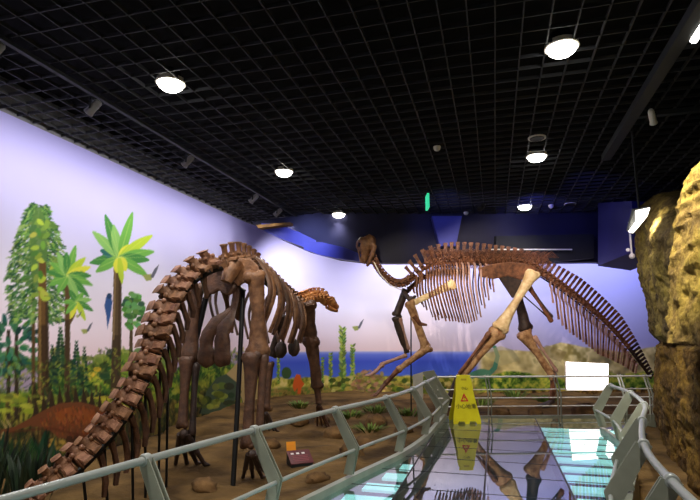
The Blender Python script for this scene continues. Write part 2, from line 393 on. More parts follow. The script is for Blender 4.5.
# broad-leaved palm
stroke([(117, 262), (116, 340), (113, 465)], 7, 10, (88, 70, 48)); stroke([(116, 335), (113, 465)], 8, 11, (60, 46, 32), .8); stroke([(115, 268), (113, 340)], 2, 2, (140, 116, 78), .7); stroke([(120, 268), (118, 465)], 3, 4, (60, 46, 32), .8)
palm(119, 258, [(170, 20, 4), (184, 30, 0), (150, 22, 4), (132, 40, 5), (205, 26, 1), (108, 46, 0), (100, 34, 5), (74, 48, 1), (50, 22, 3), (38, 42, 2), (15, 36, 1), (2, 30, 0), (-28, 32, 1), (-55, 12, 3), (-100, 15, 3)], 10, PC); leaf(119, 258, math.radians(-84), 26, 6, PC[2])
# round little tree with dark trunk
stroke([(131, 318), (130, 390)], 3, 4, (74, 58, 40))
for i in range(70):
    a = R_.uniform(0, 2 * PI); r = R_.uniform(0, 1) ** .5; ell(131 + 10 * r * math.cos(a) + (2 if r > .6 else 0), 311 + 18 * r * math.sin(a), 3.2, 2.6, pick([(58, 100, 56), (84, 126, 60), (50, 84, 66), (96, 150, 84)]))
for x in (96, 100, 128): stroke([(x, 385), (x, 440)], 2, 3, (54, 42, 26), .7)
# parrot and pterosaurs
poly([(106, 296), (110, 294), (112, 302), (110, 316), (107, 329), (106, 316), (104, 306)], (54, 84, 140)); ell(109, 296, 2.5, 3, (40, 64, 100))
for x, y, s_ in ((150, 277, 1.0), (86, 331, .7), (357, 328, .7), (78, 316, .4)):
    poly([(x - 8 * s_, y - 2 * s_), (x, y - 3 * s_), (x + 3 * s_, y - 2 * s_), (x + 1 * s_, y + 3 * s_), (x - 4 * s_, y + 4 * s_)], (150, 156, 90)); poly([(x, y), (x + 4 * s_, y - 8 * s_), (x + 9 * s_, y - 13 * s_), (x + 6 * s_, y - 5 * s_), (x + 3 * s_, y + 1 * s_)], (96, 96, 110))
for i in range(900):
    x = R_.uniform(-10, 252); y = R_.uniform(350, 404) if x > 90 else R_.uniform(362, 404)
    leaf(x, y, R_.uniform(.3, PI - .3), R_.uniform(3, 7), R_.uniform(1.2, 2.6), pick([(40, 62, 28), (66, 92, 34), (98, 120, 40), (136, 146, 52), (30, 44, 24), (170, 166, 60)]), 0, .5)
for i in range(700):
    x = R_.uniform(-10, 252); y = R_.uniform(404, 466); stroke([(x, y), (x + R_.uniform(-3, 3), y - R_.uniform(4, 16))], 2, .8, pick([(38, 36, 20), (64, 54, 28), (90, 72, 36), (28, 34, 20), (54, 62, 28)]), .8)
# spiny plants behind the plated dinosaur
for i in range(34): leaf(R_.uniform(30, 110), R_.uniform(402, 420), PI / 2 + R_.uniform(-.35, .35), R_.uniform(10, 22), 3.2, pick([(52, 56, 30), (74, 62, 34), (40, 44, 26)]))
for i in range(70): ell(R_.uniform(0, 130), R_.uniform(396, 412), R_.uniform(3, 9), R_.uniform(1.5, 3.5), pick([(150, 150, 50), (120, 130, 44), (176, 170, 60), (96, 104, 40)]), .8)
for i in range(30): ell(R_.uniform(50, 70), R_.uniform(440, 452), 3, 2, (176, 140, 60), .5)
# plated brown dinosaur
BR = (104, 60, 34); BD = (66, 40, 24)
for i, (x, y) in enumerate([(36, 412), (44, 408), (52, 404), (60, 401), (68, 400), (76, 400), (84, 401), (92, 404), (100, 408), (107, 412)]):
    poly([(x - 4, y + 6), (x - 1, y - 15), (x + 4, y + 6)], (50, 38, 24))
poly([(0, 430), (14, 427), (30, 418), (44, 410), (60, 403), (80, 402), (96, 406), (110, 414), (122, 418), (122, 428), (110, 432), (98, 438), (74, 440), (58, 438), (46, 428), (30, 426), (14, 431), (0, 434)], BR)
poly([(66, 436), (78, 436), (76, 450), (72, 462), (62, 462), (66, 450)], BD); poly([(94, 434), (104, 432), (104, 450), (102, 458), (96, 458), (96, 446)], BD)
ell(76, 416, 22, 9, (152, 76, 30), .55); 
for i in range(260): a = R_.uniform(0, 2 * PI); r = R_.uniform(0, 1) ** .5; x = 76 + 36 * r * math.cos(a); stroke([(x, 420 + 15 * r * math.sin(a)), (x + 1, 424 + 15 * r * math.sin(a))], 1.6, 1, pick([(130, 66, 30), (84, 46, 26), (150, 84, 40), (98, 56, 30)]), .7)
stroke([(2, 433), (50, 428), (90, 438)], 2, 3, (80, 40, 22), .6)
for x0, y0, x1, y1 in ((6, 428, 0, 420), (10, 427, 5, 417), (3, 432, 0, 440)): stroke([(x0, y0), (x1, y1)], 2.5, .7, (160, 140, 90))
# dark undergrowth low on the left wall
for i in range(120):
    x = R_.uniform(-20, 70); leaf(x, R_.uniform(462, 492), PI / 2 + R_.uniform(-.6, .6), R_.uniform(18, 42) * (1 if x < 50 else .6), 4, pick([(24, 44, 28), (34, 58, 34), (20, 32, 24), (50, 70, 36)]), 0)
# grey boulder, tan rock, red small dinosaur
poly([(222, 404), (226, 374), (238, 362), (256, 352), (262, 366), (262, 396), (256, 408)], (172, 148, 100)); poly([(200, 414), (206, 392), (216, 378), (226, 374), (236, 382), (242, 400), (246, 414)], (66, 80, 62))
for i in range(40): ell(R_.uniform(150, 250), R_.uniform(384, 410), R_.uniform(2, 7), R_.uniform(2, 4), pick([(70, 84, 30), (150, 158, 50), (40, 54, 26), (110, 124, 40)]), .7)
poly([(292, 386), (294, 378), (296, 374), (300, 375), (301, 380), (304, 384), (301, 388), (300, 394), (297, 394), (297, 388), (294, 392)], (208, 92, 38))
ell(286, 373, 5, 6, (60, 84, 50)); ell(262, 380, 6, 5, (190, 184, 70), .8)
# green plumes by the sea
for cx, top, bot, w in ((342, 327, 392, 7), (352, 344, 392, 5), (330, 352, 388, 4), (322, 356, 384, 3), (278, 350, 384, 3)):
    stroke([(cx, top + 4), (cx, bot)], 1.2, 2, (78, 104, 50))
    for j in range(int((bot - top) / 3)):
        y = top + 3 * j
        for sd in (0, PI): leaf(cx, y + 3, sd + (.9 if sd == 0 else -.9), w * R_.uniform(.6, 1), 2.2, pick([(124, 150, 60), (158, 176, 80), (90, 120, 60)]))
for i in range(90): ell(R_.uniform(330, 470), R_.uniform(378, 394), R_.uniform(2, 5), R_.uniform(1.5, 3), pick([(96, 110, 40), (190, 180, 80), (60, 76, 30), (214, 196, 110)]), .8)
for i in range(120): a = R_.uniform(0, PI); r = R_.uniform(0, 1) ** .5; ell(370 + 20 * r * math.cos(a), 391 - 22 * r * math.sin(a), 2, 1.6, pick([(140, 100, 80), (176, 130, 96), (120, 104, 60), (160, 150, 80)]), .75)
# long-necked green swimmer at the hills
stroke([(470, 376), (480, 372), (488, 374), (494, 368), (497, 356), (494, 347), (490, 345)], 7, 3, (70, 120, 96)); ell(482, 374, 9, 5, (76, 124, 96))
poly([(480, 352), (500, 346), (512, 350), (520, 360), (500, 366)], (170, 158, 110), .6); poly([(532, 352), (546, 345), (566, 352), (560, 362)], (140, 120, 80), .5)

CANL = CAN / 255.0; CANL = np.where(CANL <= .04045, CANL / 12.92, ((np.clip(CANL, 0, 1) + .055) / 1.055) ** 2.4)
def sheet(name, m, off, n_s, zs, col=None, s0=0, s1=None):
    s1 = s1 or SMAX; nz = len(zs)
    ss = np.linspace(s0, s1, n_s); xy = np.array([wall_xy(s, off) for s in ss])
    V = np.zeros((nz, n_s, 3), np.float32); V[..., 0] = xy[:, 0]; V[..., 1] = xy[:, 1]; V[..., 2] = np.array(zs)[:, None]
    me = bpy.data.meshes.new(name); me.vertices.add(nz * n_s); me.vertices.foreach_set('co', V.reshape(-1))
    i, j = np.meshgrid(np.arange(nz - 1), np.arange(n_s - 1), indexing='ij'); a = (i * n_s + j).ravel()
    q = np.stack([a, a + 1, a + n_s + 1, a + n_s], -1).astype(np.int32); nf = len(a)
    me.loops.add(nf * 4); me.loops.foreach_set('vertex_index', q.ravel()); me.polygons.add(nf)
    me.polygons.foreach_set('loop_start', (np.arange(nf) * 4).astype(np.int32)); me.update(calc_edges=True)
    if col is not None:
        at_ = me.color_attributes.new('paint', 'FLOAT_COLOR', 'POINT'); c = np.ones((nz, n_s, 4), np.float32); c[..., :3] = col
        at_.data.foreach_set('color', c.reshape(-1))
    me.polygons.foreach_set('use_smooth', [True] * nf)
    me.materials.append(m); o = bpy.data.objects.new(name, me); COL.objects.link(o); return o
mural = sheet('mural', attr_material('mural_paint'), .0, NW, list(np.arange(NH) / PPM + Z0), CANL)
tag(mural, 'long curved wall painting of prehistoric trees, dinosaurs, blue sea and lilac sky', 'mural')
wall_m = mat('plaster', (120, 120, 128), .9)
b = MB(); P1 = [wall_xy(SMAX * i / 80, -.02) for i in range(81)]; P2 = [wall_xy(SMAX * i / 80, -.25) for i in range(81)]
b.loft([[(p[0], p[1], -.5), (p[0], p[1], 5.95), (q[0], q[1], 5.95), (q[0], q[1], -.5)] for p, q in zip(P1, P2)])
struct(b.build('wall_left', wall_m, smooth=False))
struct(MB().box((7.3, 8, 2.7), (.2, 34, 6.6)).build('wall_right', dark_m, smooth=False))
struct(MB().box((0, -3.4, 2.7), (15.2, .2, 6.6)).build('wall_front', dark_m, smooth=False))  # unseen wall behind the camera, put in to contain the light

# ------------------------------------------------------------------ ground
def ground_z(x, y):
    d = max(0.0, (y * ca - x * sa) - 13.5) * .03
    d = min(d, .12)
    n = .10 * noise.noise(Vector((x * .7, y * .7, 0))) + .05 * noise.noise(Vector((x * 2.1, y * 2.1, 3))) + .02 * noise.noise(Vector((x * 6, y * 6, 8)))
    m = math.exp(-(((x + 5.9) / .9) ** 2 + ((y - 5.2) / 1.2) ** 2)) * 0
    near = 1 if (x < -2.3 or y > 13.6) else .25
    if x < -4.6 and y < 12: near *= .3
    return -.3 + d + n * near + m - .12 * max(0, min(1, -x - 5.6)) * (1 if y < 11 else 0)
gx = np.arange(-7.62, 7.3, .11); gy = np.arange(-3, 22.4, .11)
vs = [(x, y, ground_z(x, y)) for y in gy for x in gx]; nx = len(gx)
b = MB(); b.v = vs; b.f = [(j * nx + i, j * nx + i + 1, (j + 1) * nx + i + 1, (j + 1) * nx + i) for j in range(len(gy) - 1) for i in range(nx - 1)]
fl = struct(b.build('floor', earth_m))

# ------------------------------------------------------------------ ceiling
PITCH = .31; b = MB()
xs = [.16 + PITCH * i for i in range(-25, 23)]
for x in xs:
    if -7.5 < x < 7.2: b.box((x, 6.6, ZC + .025), (.015, 19.2, .05))
y = -2.9
while y < 16.1: b.box((-.15, y, ZC + .025), (14.7, .013, .05)); y += PITCH
struct(b.build('ceiling', grid_m, smooth=False))
struct(MB().box((-.1, 9.5, 6.0), (15.2, 25.4, .1)).build('ceiling', dark_m, smooth=False))
# bulkhead that closes the grid in front of the back wall
WB = 15.6
out = [(252, 222), (262, 229), (285, 240), (310, 251), (340, 259), (372, 263), (480, 263), (596, 262), (668, 266), (668, 196), (600, 200), (490, 207), (350, 208)]
b = MB().prism([at(px, py, w=WB) for px, py in out], Vector((-sa, ca, 0)) * .35)
struct(b.build('trim_1', navy_m, smooth=False))

def downlight_proto():
    t = thing('downlight', (0, 0, 0), 'x', 'ceiling light', 'round downlights set in the black grid ceiling')
    ring = [[Vector((math.cos(a) * r, math.sin(a) * r, z)) for a in [2 * PI * k / 28 for k in range(28)]] for r, z in ((.20, .01), (.21, -.012), (.19, -.02), (.178, .0), (.178, .05), (.2, .05))]
    MB().loft(ring, closed=True).build('trim_ring', white_m, t)
    MB().loft([[Vector((math.cos(2 * PI * k / 28) * r, math.sin(2 * PI * k / 28) * r, z)) for k in range(28)] for r, z in ((.175, .02), (.175, -.02), (.165, -.06), (.125, -.095), (.06, -.112))]).build('bloom_diffuser', lamp_m, t)  # dome swollen to imitate the bloom around the lit lamp
    MB().disc((0, 0, .03), .17, .16, 20, .12).build('housing', dark_m, t)
    return t
DL = [(-4.35, 6.07, 'large round downlight at upper left, nearest on the left row'), (-4.35, 10.3, 'middle round downlight of the left row, above the bent tail'),
      (-4.35, 14.53, 'smallest round downlight of the left row, left of the skull'), (.97, 6.55, 'largest round downlight, nearest on the right row'),
      (.97, 10.73, 'middle round downlight of the right row, beside a ceiling disc'), (.96, 15.0, 'smallest round downlight of the right row, by the bulkhead')]
p0 = downlight_proto()
for i, (x, y, lb) in enumerate(DL):
    o = p0 if i == 0 else copy_tree(p0)
    o.location = (x, y, ZC); o['label'] = lb

def spotlight(name, loc, aim, power, color=(1, .95, .88), angle=70, blend=.8, size=.08):
    l = bpy.data.lights.new(name, 'SPOT'); l.energy = power; l.color = color; l.spot_size = math.radians(angle); l.spot_blend = blend; l.shadow_soft_size = size
    o = bpy.data.objects.new(name, l); COL.objects.link(o); o.location = loc
    o.rotation_euler = (Vector(aim) - Vector(loc)).to_track_quat('-Z', 'Y').to_euler(); return o
for i, (x, y, lb) in enumerate(DL): spotlight('downlight_beam', (x, y, ZC - .24), (x, y, 0), 60 if y > 14 else 330, (1, .97, .92), 120, .6, .15)
for x in (-4.35, .97): spotlight('downlight_beam', (x, 1.87, ZC - .06), (x, 1.87, 0), 420, (1, .97, .92), 120, .6, .15)

# left lighting track with heads
TX = -5.6
t = thing('lighting_track', (TX, 6.5, ZC), 'long grey lighting track under the grid along the painted wall', 'lighting track')
MB().box((TX, 6.5, ZC - .05), (.07, 17, .05)).build('rail', duct_m, t, smooth=False)
b = MB()
for y in np.arange(-1, 15, 1.86): b.box((TX, y, ZC + .0), (.02, .02, .1))
b.build('hanger', duct_m, t, smooth=False)
def head_proto(m):
    t = thing('track_spotlight', (0, 0, 0), 'x', 'spotlight', 'spotlights on the lighting track')
    MB().box((0, 0, -.1), (.05, .14, .05)).build('adapter', duct_m, t, smooth=False)
    b = MB()
    for s_ in (-1, 1): b.box((0, s_ * .075, -.19), (.03, .008, .15))
    b.build('bracket', duct_m, t, smooth=False)
    a = Vector((-.75, 0, -.66)).normalized(); c = Vector((0, 0, -.22))
    MB().tube([c - a * .13, c - a * .1, c + a * .06, c + a * .12, c + a * .125], [.04, .06, .062, .075, .07], 16).build('lamp_head', m, t)
    MB().tube([c + a * .118, c + a * .13], .055, 14).build('lens', white_m, t)
    return t
hp = head_proto(mat('lamp_grey', (150, 150, 150), .4))
HD = [(4.4, 'track spotlight nearest the camera at the upper left edge'), (6.0, 'track spotlight left of the largest left downlight'),
      (8.5, 'second visible track spotlight, up and right of the broad-leaved painted palm'), (11.4, 'track spotlight above the bent tail of the skeleton'), (12.9, 'last track spotlight, beside the wooden edge of the blue valance')]
for i, (y, lb) in enumerate(HD):
    o = hp if i == 0 else copy_tree(hp)
    o.location = (TX, y, ZC - .03); o['label'] = lb
for y in (-1, .8, 2.6, 4.4, 6.0, 7.25, 8.5, 9.9, 11.4, 12.9, 14.3):
    spotlight('mural_wash', (TX - .12, y, 5.1), (-7.5, y + .2, 2.4), 122, (1, .96, .9), 165, .7, .1)  # more spots than fittings; the extra ones are added for an even wash

# right duct, cross bar
MB().box((2.3, 7.3, ZC - .07), (.16, 7.4, .12)).build('cable_duct', duct_m, smooth=False)
tag(bpy.data.objects['cable_duct'], 'long grey cable duct running under the right side of the ceiling grid', 'duct')
MB().box((4.7, 8.95, ZC - .06), (4.6, .1, .08)).build('cross_duct', duct_m, smooth=False)
tag(bpy.data.objects['cross_duct'], 'short grey bar branching right from the long cable duct', 'duct')
b = MB().tube([(2.62, 6.7, ZC - .12), (2.62, 6.7, ZC), ], .02, 8)
t = thing('batten_light', (2.45, 6.25, ZC - .1), 'bright slim light at the top right corner', 'light')
MB().box((2.46, 6.35, ZC - .07), (.12, .5, .05)).build('housing', duct_m, t, smooth=False)
MB().tube([(2.44, 6.15, ZC - .12), (2.44, 6.6, ZC - .12)], .04, 12).build('tube', lamp_m, t)
spotlight('outcrop_fill', (.9, 5.0, ZC - .15), (2.2, 6.9, 3.0), 1300, (1, .93, .78), 50, .9)  # added spot without a fitting, brightens the outcrop
t = thing('track_spotlight', (2.55, 8.6, ZC - .1), 'white spotlight beside the long duct on the right', 'spotlight')
MB().box((2.5, 8.6, ZC - .09), (.05, .12, .06)).build('adapter', duct_m, t, smooth=False)
a = Vector((.3, .75, -.5)).normalized(); c = Vector((2.5, 8.6, ZC - .24)); MB().tube([c - a * .14, c - a * .1, c + a * .1, c + a * .13], [.03, .045, .05, .06], 14).build('lamp_head', white_m, t)
MB().tube([c, (2.5, 8.6, ZC - .1)], .012, 8).build('stem', duct_m, t)

# small ceiling fittings
def detector(px, py, lb, r=.07, m=white_m):
    p = at(px, py, z=ZC - .03); t = thing('smoke_detector', (p.x, p.y, ZC), lb, 'smoke detector')
    MB().disc((p.x, p.y, ZC - .03), r, .03, 18).build('base', m, t)
    MB().loft([[Vector((p.x + math.cos(2 * PI * k / 18) * q, p.y + math.sin(2 * PI * k / 18) * q, ZC - z)) for k in range(18)] for q, z in ((r * .95, .03), (r * .9, .06), (r * .5, .085), (r * .3, .09))]).build('sensor', m, t)
detector(437, 148, 'cream round smoke detector in the middle of the ceiling')
detector(551, 206, 'white smoke detector beside the smallest right downlight')
detector(466, 213, 'small smoke detector low at the far end of the ceiling')
detector(541, 17, 'faint small detector near the top of the ceiling', .03, duct_m) if False else None
for px, py, lb in ((537, 138, 'flat grey ceiling disc just beyond the middle right downlight'), (570, 204, 'flat white ceiling disc at the far end by the bulkhead')):
    p = at(px, py, z=ZC - .01); t = thing('ceiling_speaker', (p.x, p.y, ZC), lb, 'ceiling speaker')
    MB().disc((p.x, p.y, ZC - .02), .16, .02, 24).build('rim', white_m, t)
    MB().disc((p.x, p.y, ZC - .03), .13, .01, 24).build('grille', grid_m, t)
p = at(480, 206, z=ZC - .05); t = thing('dome_camera', (p.x, p.y, ZC), 'dark dome camera hanging at the far end of the ceiling', 'camera')
MB().disc((p.x, p.y, ZC - .06), .15, .06, 20).build('base', duct_m, t); MB().ball((p.x, p.y, ZC - .08), (.12, .12, .11)).build('dome', steel_b, t)
p = at(427, 186, z=ZC); t = thing('exit_sign', (p.x, p.y, ZC), 'green lit exit sign hanging edge-on from the ceiling', 'exit sign')
q = at(427, 200, w=(Vector((p.x, p.y, 0)) - Vector((0, 0, 0))).length)
MB().tube([(p.x, p.y + .1, ZC), (p.x, p.y + .1, 5.16)], .008, 6).tube([(p.x, p.y - .1, ZC), (p.x, p.y - .1, 5.16)], .008, 6).build('rod', duct_m, t)
Mz = Matrix.Rotation(math.radians(14), 3, 'Z')
MB().box((p.x, p.y, 5.0), (.05, .38, .34), Mz).build('panel', exit_m, t, smooth=False)
MB().box((p.x, p.y, 5.18), (.06, .4, .02), Mz).build('frame', duct_m, t, smooth=False)

# ------------------------------------------------------------------ blue valances and cabinet
def valance(name, lower, up, w, lb, m, ext=.35):
    poly_ = [at(x, y, w=w) for x, y in lower] + [at(x, y - u, w=w) for (x, y), u in zip(lower[::-1], up[::-1])]
    o = MB().prism(poly_, Vector((-sa, ca, 0)) * -.12 + Vector((0, 0, -.0))).build(name, m, smooth=False)
    return tag(o, lb, 'valance')
valance('valance', [(262, 230), (278, 238), (300, 246), (316, 252)], [6, 13, 13, 11], 15.4, 'blue-lit sloping valance nearest the left wall', blue_m)
valance('valance', [(304, 250), (322, 256), (344, 260), (366, 263)], [8, 13, 12, 6], 15.25, 'blue-lit curved valance left of the skull', blue_m)
MB().prism([at(x, y, w=14.9) for x, y in ((256, 225), (290, 222), (290, 224.5), (258, 228))], (0, .25, 0)).build('wooden_ledge', rock_m, smooth=False)
tag(bpy.data.objects['wooden_ledge'], 'brown ledge between ceiling grid and blue valance', 'ledge')
b = MB().prism([at(x, y, w=15.2) for x, y in ((432, 216), (462, 216), (456, 246), (440, 246))], Vector((-sa, ca, 0)) * .3)
tag(b.build('glow_patch', blue_m, smooth=False), 'blue slab imitating the blue glow on the bulkhead above the back of the skeleton', 'panel')  # slab colour stands in for the stage light's glow on the bulkhead
b = MB().prism([at(x, y, w=15.3) for x, y in ((496, 236), (594, 234), (594, 258), (560, 261), (496, 259))], Vector((-sa, ca, 0)) * .2)
tag(b.build('beam', duct_m, smooth=False), 'dark grey beam below the bulkhead behind the hip', 'beam')
b = MB().tube([at(490, 249.5, w=15.1), at(572, 249.5, w=15.1)], .02, 6)
tag(b.build('conduit', rail_w), 'thin pale conduit along the dark beam', 'conduit')
# hanging cabinet
cv = thing('hanging_cabinet', at(615, 206, w=13.8), 'dark blue cabinet hanging from the ceiling beside the rock wall', 'cabinet')
A_, B_, C_, D_ = at(598, 203, w=14.2), at(598, 266, w=14.2), at(632, 252, w=12.6), at(632, 201, w=12.6)
dv = Vector((.9, .45, 0))
MB().add([A_, B_, C_, D_, A_ + dv, B_ + dv + Vector((0, 0, -.1)), C_ + dv * .9 + Vector((0, 0, -.1)), D_ + dv * .9], [(0, 1, 2, 3), (7, 6, 5, 4), (0, 4, 5, 1), (3, 2, 6, 7), (1, 5, 6, 2), (0, 3, 7, 4)]).build('body', mat('cabinet_blue', (34, 34, 104), .5, rgb2=(42, 42, 124), scale=1), cv, smooth=False)
MB().tube([at(629, 222, w=12.4), at(632, 256, w=12.4)], .025, 8).build('support_rod', rail_w, cv)
MB().ball(at(632, 256, w=12.4), .07).ball(at(628, 250, w=12.4), .05).build('clamp', rail_w, cv)
# flood light on the rock
fp = at(640, 219, w=8.7)
t = thing('flood_light', fp, 'bright white flood light at the top of the rock wall', 'flood light')
fa = Vector((.5, -.1, -.85)).normalized()
MB().prism([at(x, y, w=8.6) for x, y in ((628, 231), (634, 209), (651, 206), (648, 216), (633, 234))], (0, .12, .03)).build('housing', duct_m, t, smooth=False)
MB().prism([at(x, y, w=8.55) for x, y in ((629, 232), (636, 222), (636, 211), (650, 208), (647, 216), (633, 233))], (0, .04, .015)).build('lens', mat('flood_glow', (255, 255, 255), .5, emit=(255, 246, 235), estr=5), t, smooth=False)
MB().tube([fp + Vector((0, 0, .1)), (fp.x, fp.y, ZC)], .02, 8).build('bracket', duct_m, t)
spotlight('flood_beam', fp + Vector((0, -.35, -.1)), (3.4, 11.5, 2.6), 80, (1, .9, .7), 140, .7, .1)

# ------------------------------------------------------------------ rock walls
def rock_sheet(name, path, z0, ztop, amp, seed, m, thick=1.2, nz=110, step=.07, lean=None, parent=None):
    P = resample([(x, y, 0) for x, y in path], step); n = len(P); rings = []
    for i, p in enumerate(P):
        u = i / (n - 1); t = (P[min(i + 1, n - 1)] - P[max(i - 1, 0)]).normalized(); nr = Vector((-t.y, t.x, 0)); top = ztop(u)
        ring = []
        for k in range(nz + 1):
            z = lerp(z0, top, k / nz); q = Vector((p.x * .9, p.y * .9, z * .8 + seed))
            d = noise.noise(q * .9) * amp + noise.noise(q * 2.3) * amp * .45 + noise.noise(q * 6) * amp * .16 + noise.noise(q * 12) * amp * .3 + noise.noise(q * 27) * amp * .16 - abs(noise.noise(Vector((q.x * 2, q.y * 2, q.z * 9)))) * amp * .5
            d += (lean(u, z) if lean else 0)
            e = min(1, (top - z) / .5); d -= (1 - e) ** 2 * .35
            ring.append(p + nr * d + Vector((0, 0, z)))
        ring += [p - nr * thick + Vector((0, 0, top)), p - nr * thick + Vector((0, 0, z0))]
        rings.append(ring)
    return MB().loft(rings).build(name, m, parent)
def top1(u): return float(np.interp(u, [0, .42, .55, .66, .8, 1], [3.0, 3.1, 4.1, 4.6, 5.0, 5.2]))
def lean1(u, z): return -.02 - .14 * math.exp(-((z - 1.68) / .07) ** 2) - (0.06 if z < 1.6 else 0) + .04 * math.sin(z * 2 + 1)
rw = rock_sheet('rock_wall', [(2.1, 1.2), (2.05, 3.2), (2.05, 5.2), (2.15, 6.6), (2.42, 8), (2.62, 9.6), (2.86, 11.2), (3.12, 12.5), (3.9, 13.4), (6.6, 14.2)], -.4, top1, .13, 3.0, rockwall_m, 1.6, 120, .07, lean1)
tag(rw, 'tall brown sculpted rock wall along the right side of the walkway', 'rock wall')
def top2(u): return 3.3 + 1.1 * math.sin(min(1, u * 1.4) * PI * .5) - 1.6 * max(0, u - .7) * 1.5
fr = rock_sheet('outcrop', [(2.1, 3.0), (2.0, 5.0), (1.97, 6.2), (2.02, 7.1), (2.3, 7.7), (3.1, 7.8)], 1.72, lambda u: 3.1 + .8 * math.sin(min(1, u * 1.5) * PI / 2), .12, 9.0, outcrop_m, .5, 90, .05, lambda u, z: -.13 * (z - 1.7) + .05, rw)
tag(fr, 'yellowish outcrop at the right edge')

# ------------------------------------------------------------------ glass walkway
LPX = [(-3.3, .2), (-3.05, 1.2), (-2.86, 2.2), (-2.63, 3.64), (-2.39, 5.05), (-2.03, 6.64), (-1.66, 8.11), (-1.47, 9.5), (-1.42, 10.84), (-1.36, 12.25)]
RPX = [(.98, .6), (1.02, 2.4), (1.08, 4.1), (1.22, 5.3), (1.56, 6.75), (1.95, 8.25), (2.15, 9.9), (2.1, 11.3)]
def xat(P, y):
    return float(np.interp(y, [p[1] for p in P], [p[0] for p in P]))
def deckL(y): return xat(LPX, y) + .26
def deckR(y): return xat(RPX, y) - .16 if y < 11.3 else lerp(1.94, 3.0, min(1, (y - 11.3) / 1.2))
def farY(x): return 12.33 + (x + .2) * (1.14 / 4.13)
wk = thing('glass_walkway', (0, 6, 0), 'raised glass floor walkway with reflective panels running to the skeleton', 'walkway')
ys = list(np.arange(-1.2, 12.2, .3)) + [12.25, 12.6, 12.9, 13.2]
ringL = [Vector((deckL(y), min(y, farY(deckL(y))), 0)) for y in ys]; ringR = [Vector((deckR(y), min(y, farY(deckR(y))), 0)) for y in ys]
def slab(z0, z1, inset=0):
    b = MB(); R = []
    for l, r in zip(ringL, ringR):
        R.append([Vector((l.x + inset, l.y, z0)), Vector((r.x - inset, r.y, z0)), Vector((r.x - inset, r.y, z1)), Vector((l.x + inset, l.y, z1))])
    return b.loft(R)
slab(-.02, 0).build('glass_deck', glass_m, wk, smooth=False)
slab(-.24, -.22, .02).build('underfloor', under_m, wk, smooth=False)
b = MB()
for X in (-1.18, -.2, .78):
    seg = [y for y in np.arange(-1.2, 13, .2) if deckL(y) < X < deckR(y) and y < farY(X)]
    b.box((X, (seg[0] + seg[-1]) / 2, .0005), (.022, seg[-1] - seg[0], .003))
    b.box((X, (seg[0] + seg[-1]) / 2, -.12), (.05, seg[-1] - seg[0], .19))
y = -.9
while y < 12.2:
    l, r = deckL(y), deckR(y); b.box(((l + r) / 2, y, .0005), (r - l, .02, .003)); y += .83
b.build('panel_joint', steel_b, wk, smooth=False)
b = MB()
y = .2; 
while y < 12.0:
    l, r = deckL(y), deckR(y)
    for x0, x1 in ((l + .05, -1.24), (.84, r - .05)):
        if x1 - x0 > .12: MB().box(((x0 + x1) / 2, y, -.09), (x1 - x0, .3, .03)).build('light_strip', strip_m, wk, smooth=False)
    y += .55
# ------------------------------------------------------------------ side railings
def arc_points(P, z, n=90): return spline([(x, y, z) for x, y in P], n)
RH = .86
def side_rail(P, sgn, posts, lb, width, y_end_out=None):
    t = thing('handrail', (P[3][0], P[3][1], 0), lb, 'railing')
    MB().tube(arc_points(P, RH), .030, 12).build('top_rail', rail_m, t)
    mid = [(x - sgn * .3, y) for x, y in P]
    MB().tube(arc_points(mid, .40), .020, 10).build('mid_rail', rail_m, t)
    base = [(x - sgn * .20, y) for x, y in P]; c = arc_points(base, .05)
    R = []
    for i, p in enumerate(c):
        tt = (c[min(i + 1, len(c) - 1)] - c[max(i - 1, 0)]).normalized(); nn = Vector((tt.y, -tt.x, 0)) * .04
        R.append([p - nn + Vector((0, 0, -.35)), p + nn + Vector((0, 0, -.35)), p + nn + Vector((0, 0, .02)), p - nn + Vector((0, 0, .02))])
    MB().loft(R).build('kerb_channel', post_m, t, smooth=False)
    curve = arc_points(P, RH, 400)
    for y in posts:
        i = min(range(400), key=lambda k: abs(curve[k].y - y)); p = curve[i]; tt = (curve[min(i + 1, 399)] - curve[max(i - 1, 0)]).normalized(); nn = Vector((tt.y, -tt.x, 0)) * (-sgn)
        # nn points to the walkway
        def prof(w):
            top = Vector((p.x, p.y, 0)); A = top + Vector((0, 0, RH + .02)); K = top + nn * .3 + Vector((0, 0, .40)); Bq = top + nn * .2 + Vector((0, 0, .1))
            return [A + nn * w * .45, K + nn * w * .35 + Vector((0, 0, .03)), Bq + nn * w * .5, Bq - nn * w * .5, K - nn * w * .75 + Vector((0, 0, -.02)), A - nn * w * .45 + Vector((0, 0, -.03))]
        b = MB()
        for off in (-.022, .022): b.prism([q + tt * (off - .006) for q in prof(width)], tt * .012)
        for k in (0.25, .7): 
            q = prof(width)[0].lerp(prof(width)[1], k); b.tube([q - tt * .022 - nn * width * .5, q + tt * .022 - nn * width * .5], .012, 6)
        po = b.build('post', post_m, t, smooth=False)
        MB().tube([p - tt * .034, p - tt * .022, p + tt * .022, p + tt * .034], [.042, .05, .05, .042], 14).build('rail_clamp', rail_m, po)
    return t
lt = side_rail(LPX, -1, [2.0, 3.64, 5.05, 6.64, 8.11, 9.55, 10.9, 12.15], 'curved left railing with slanted steel posts, between walkway and bent-tailed skeleton', .12)
rt = side_rail(RPX, 1, [2.6, 4.05, 5.3, 6.75, 8.25, 9.9, 11.25], 'curved right railing with wide slanted posts beside the rock wall', .14)
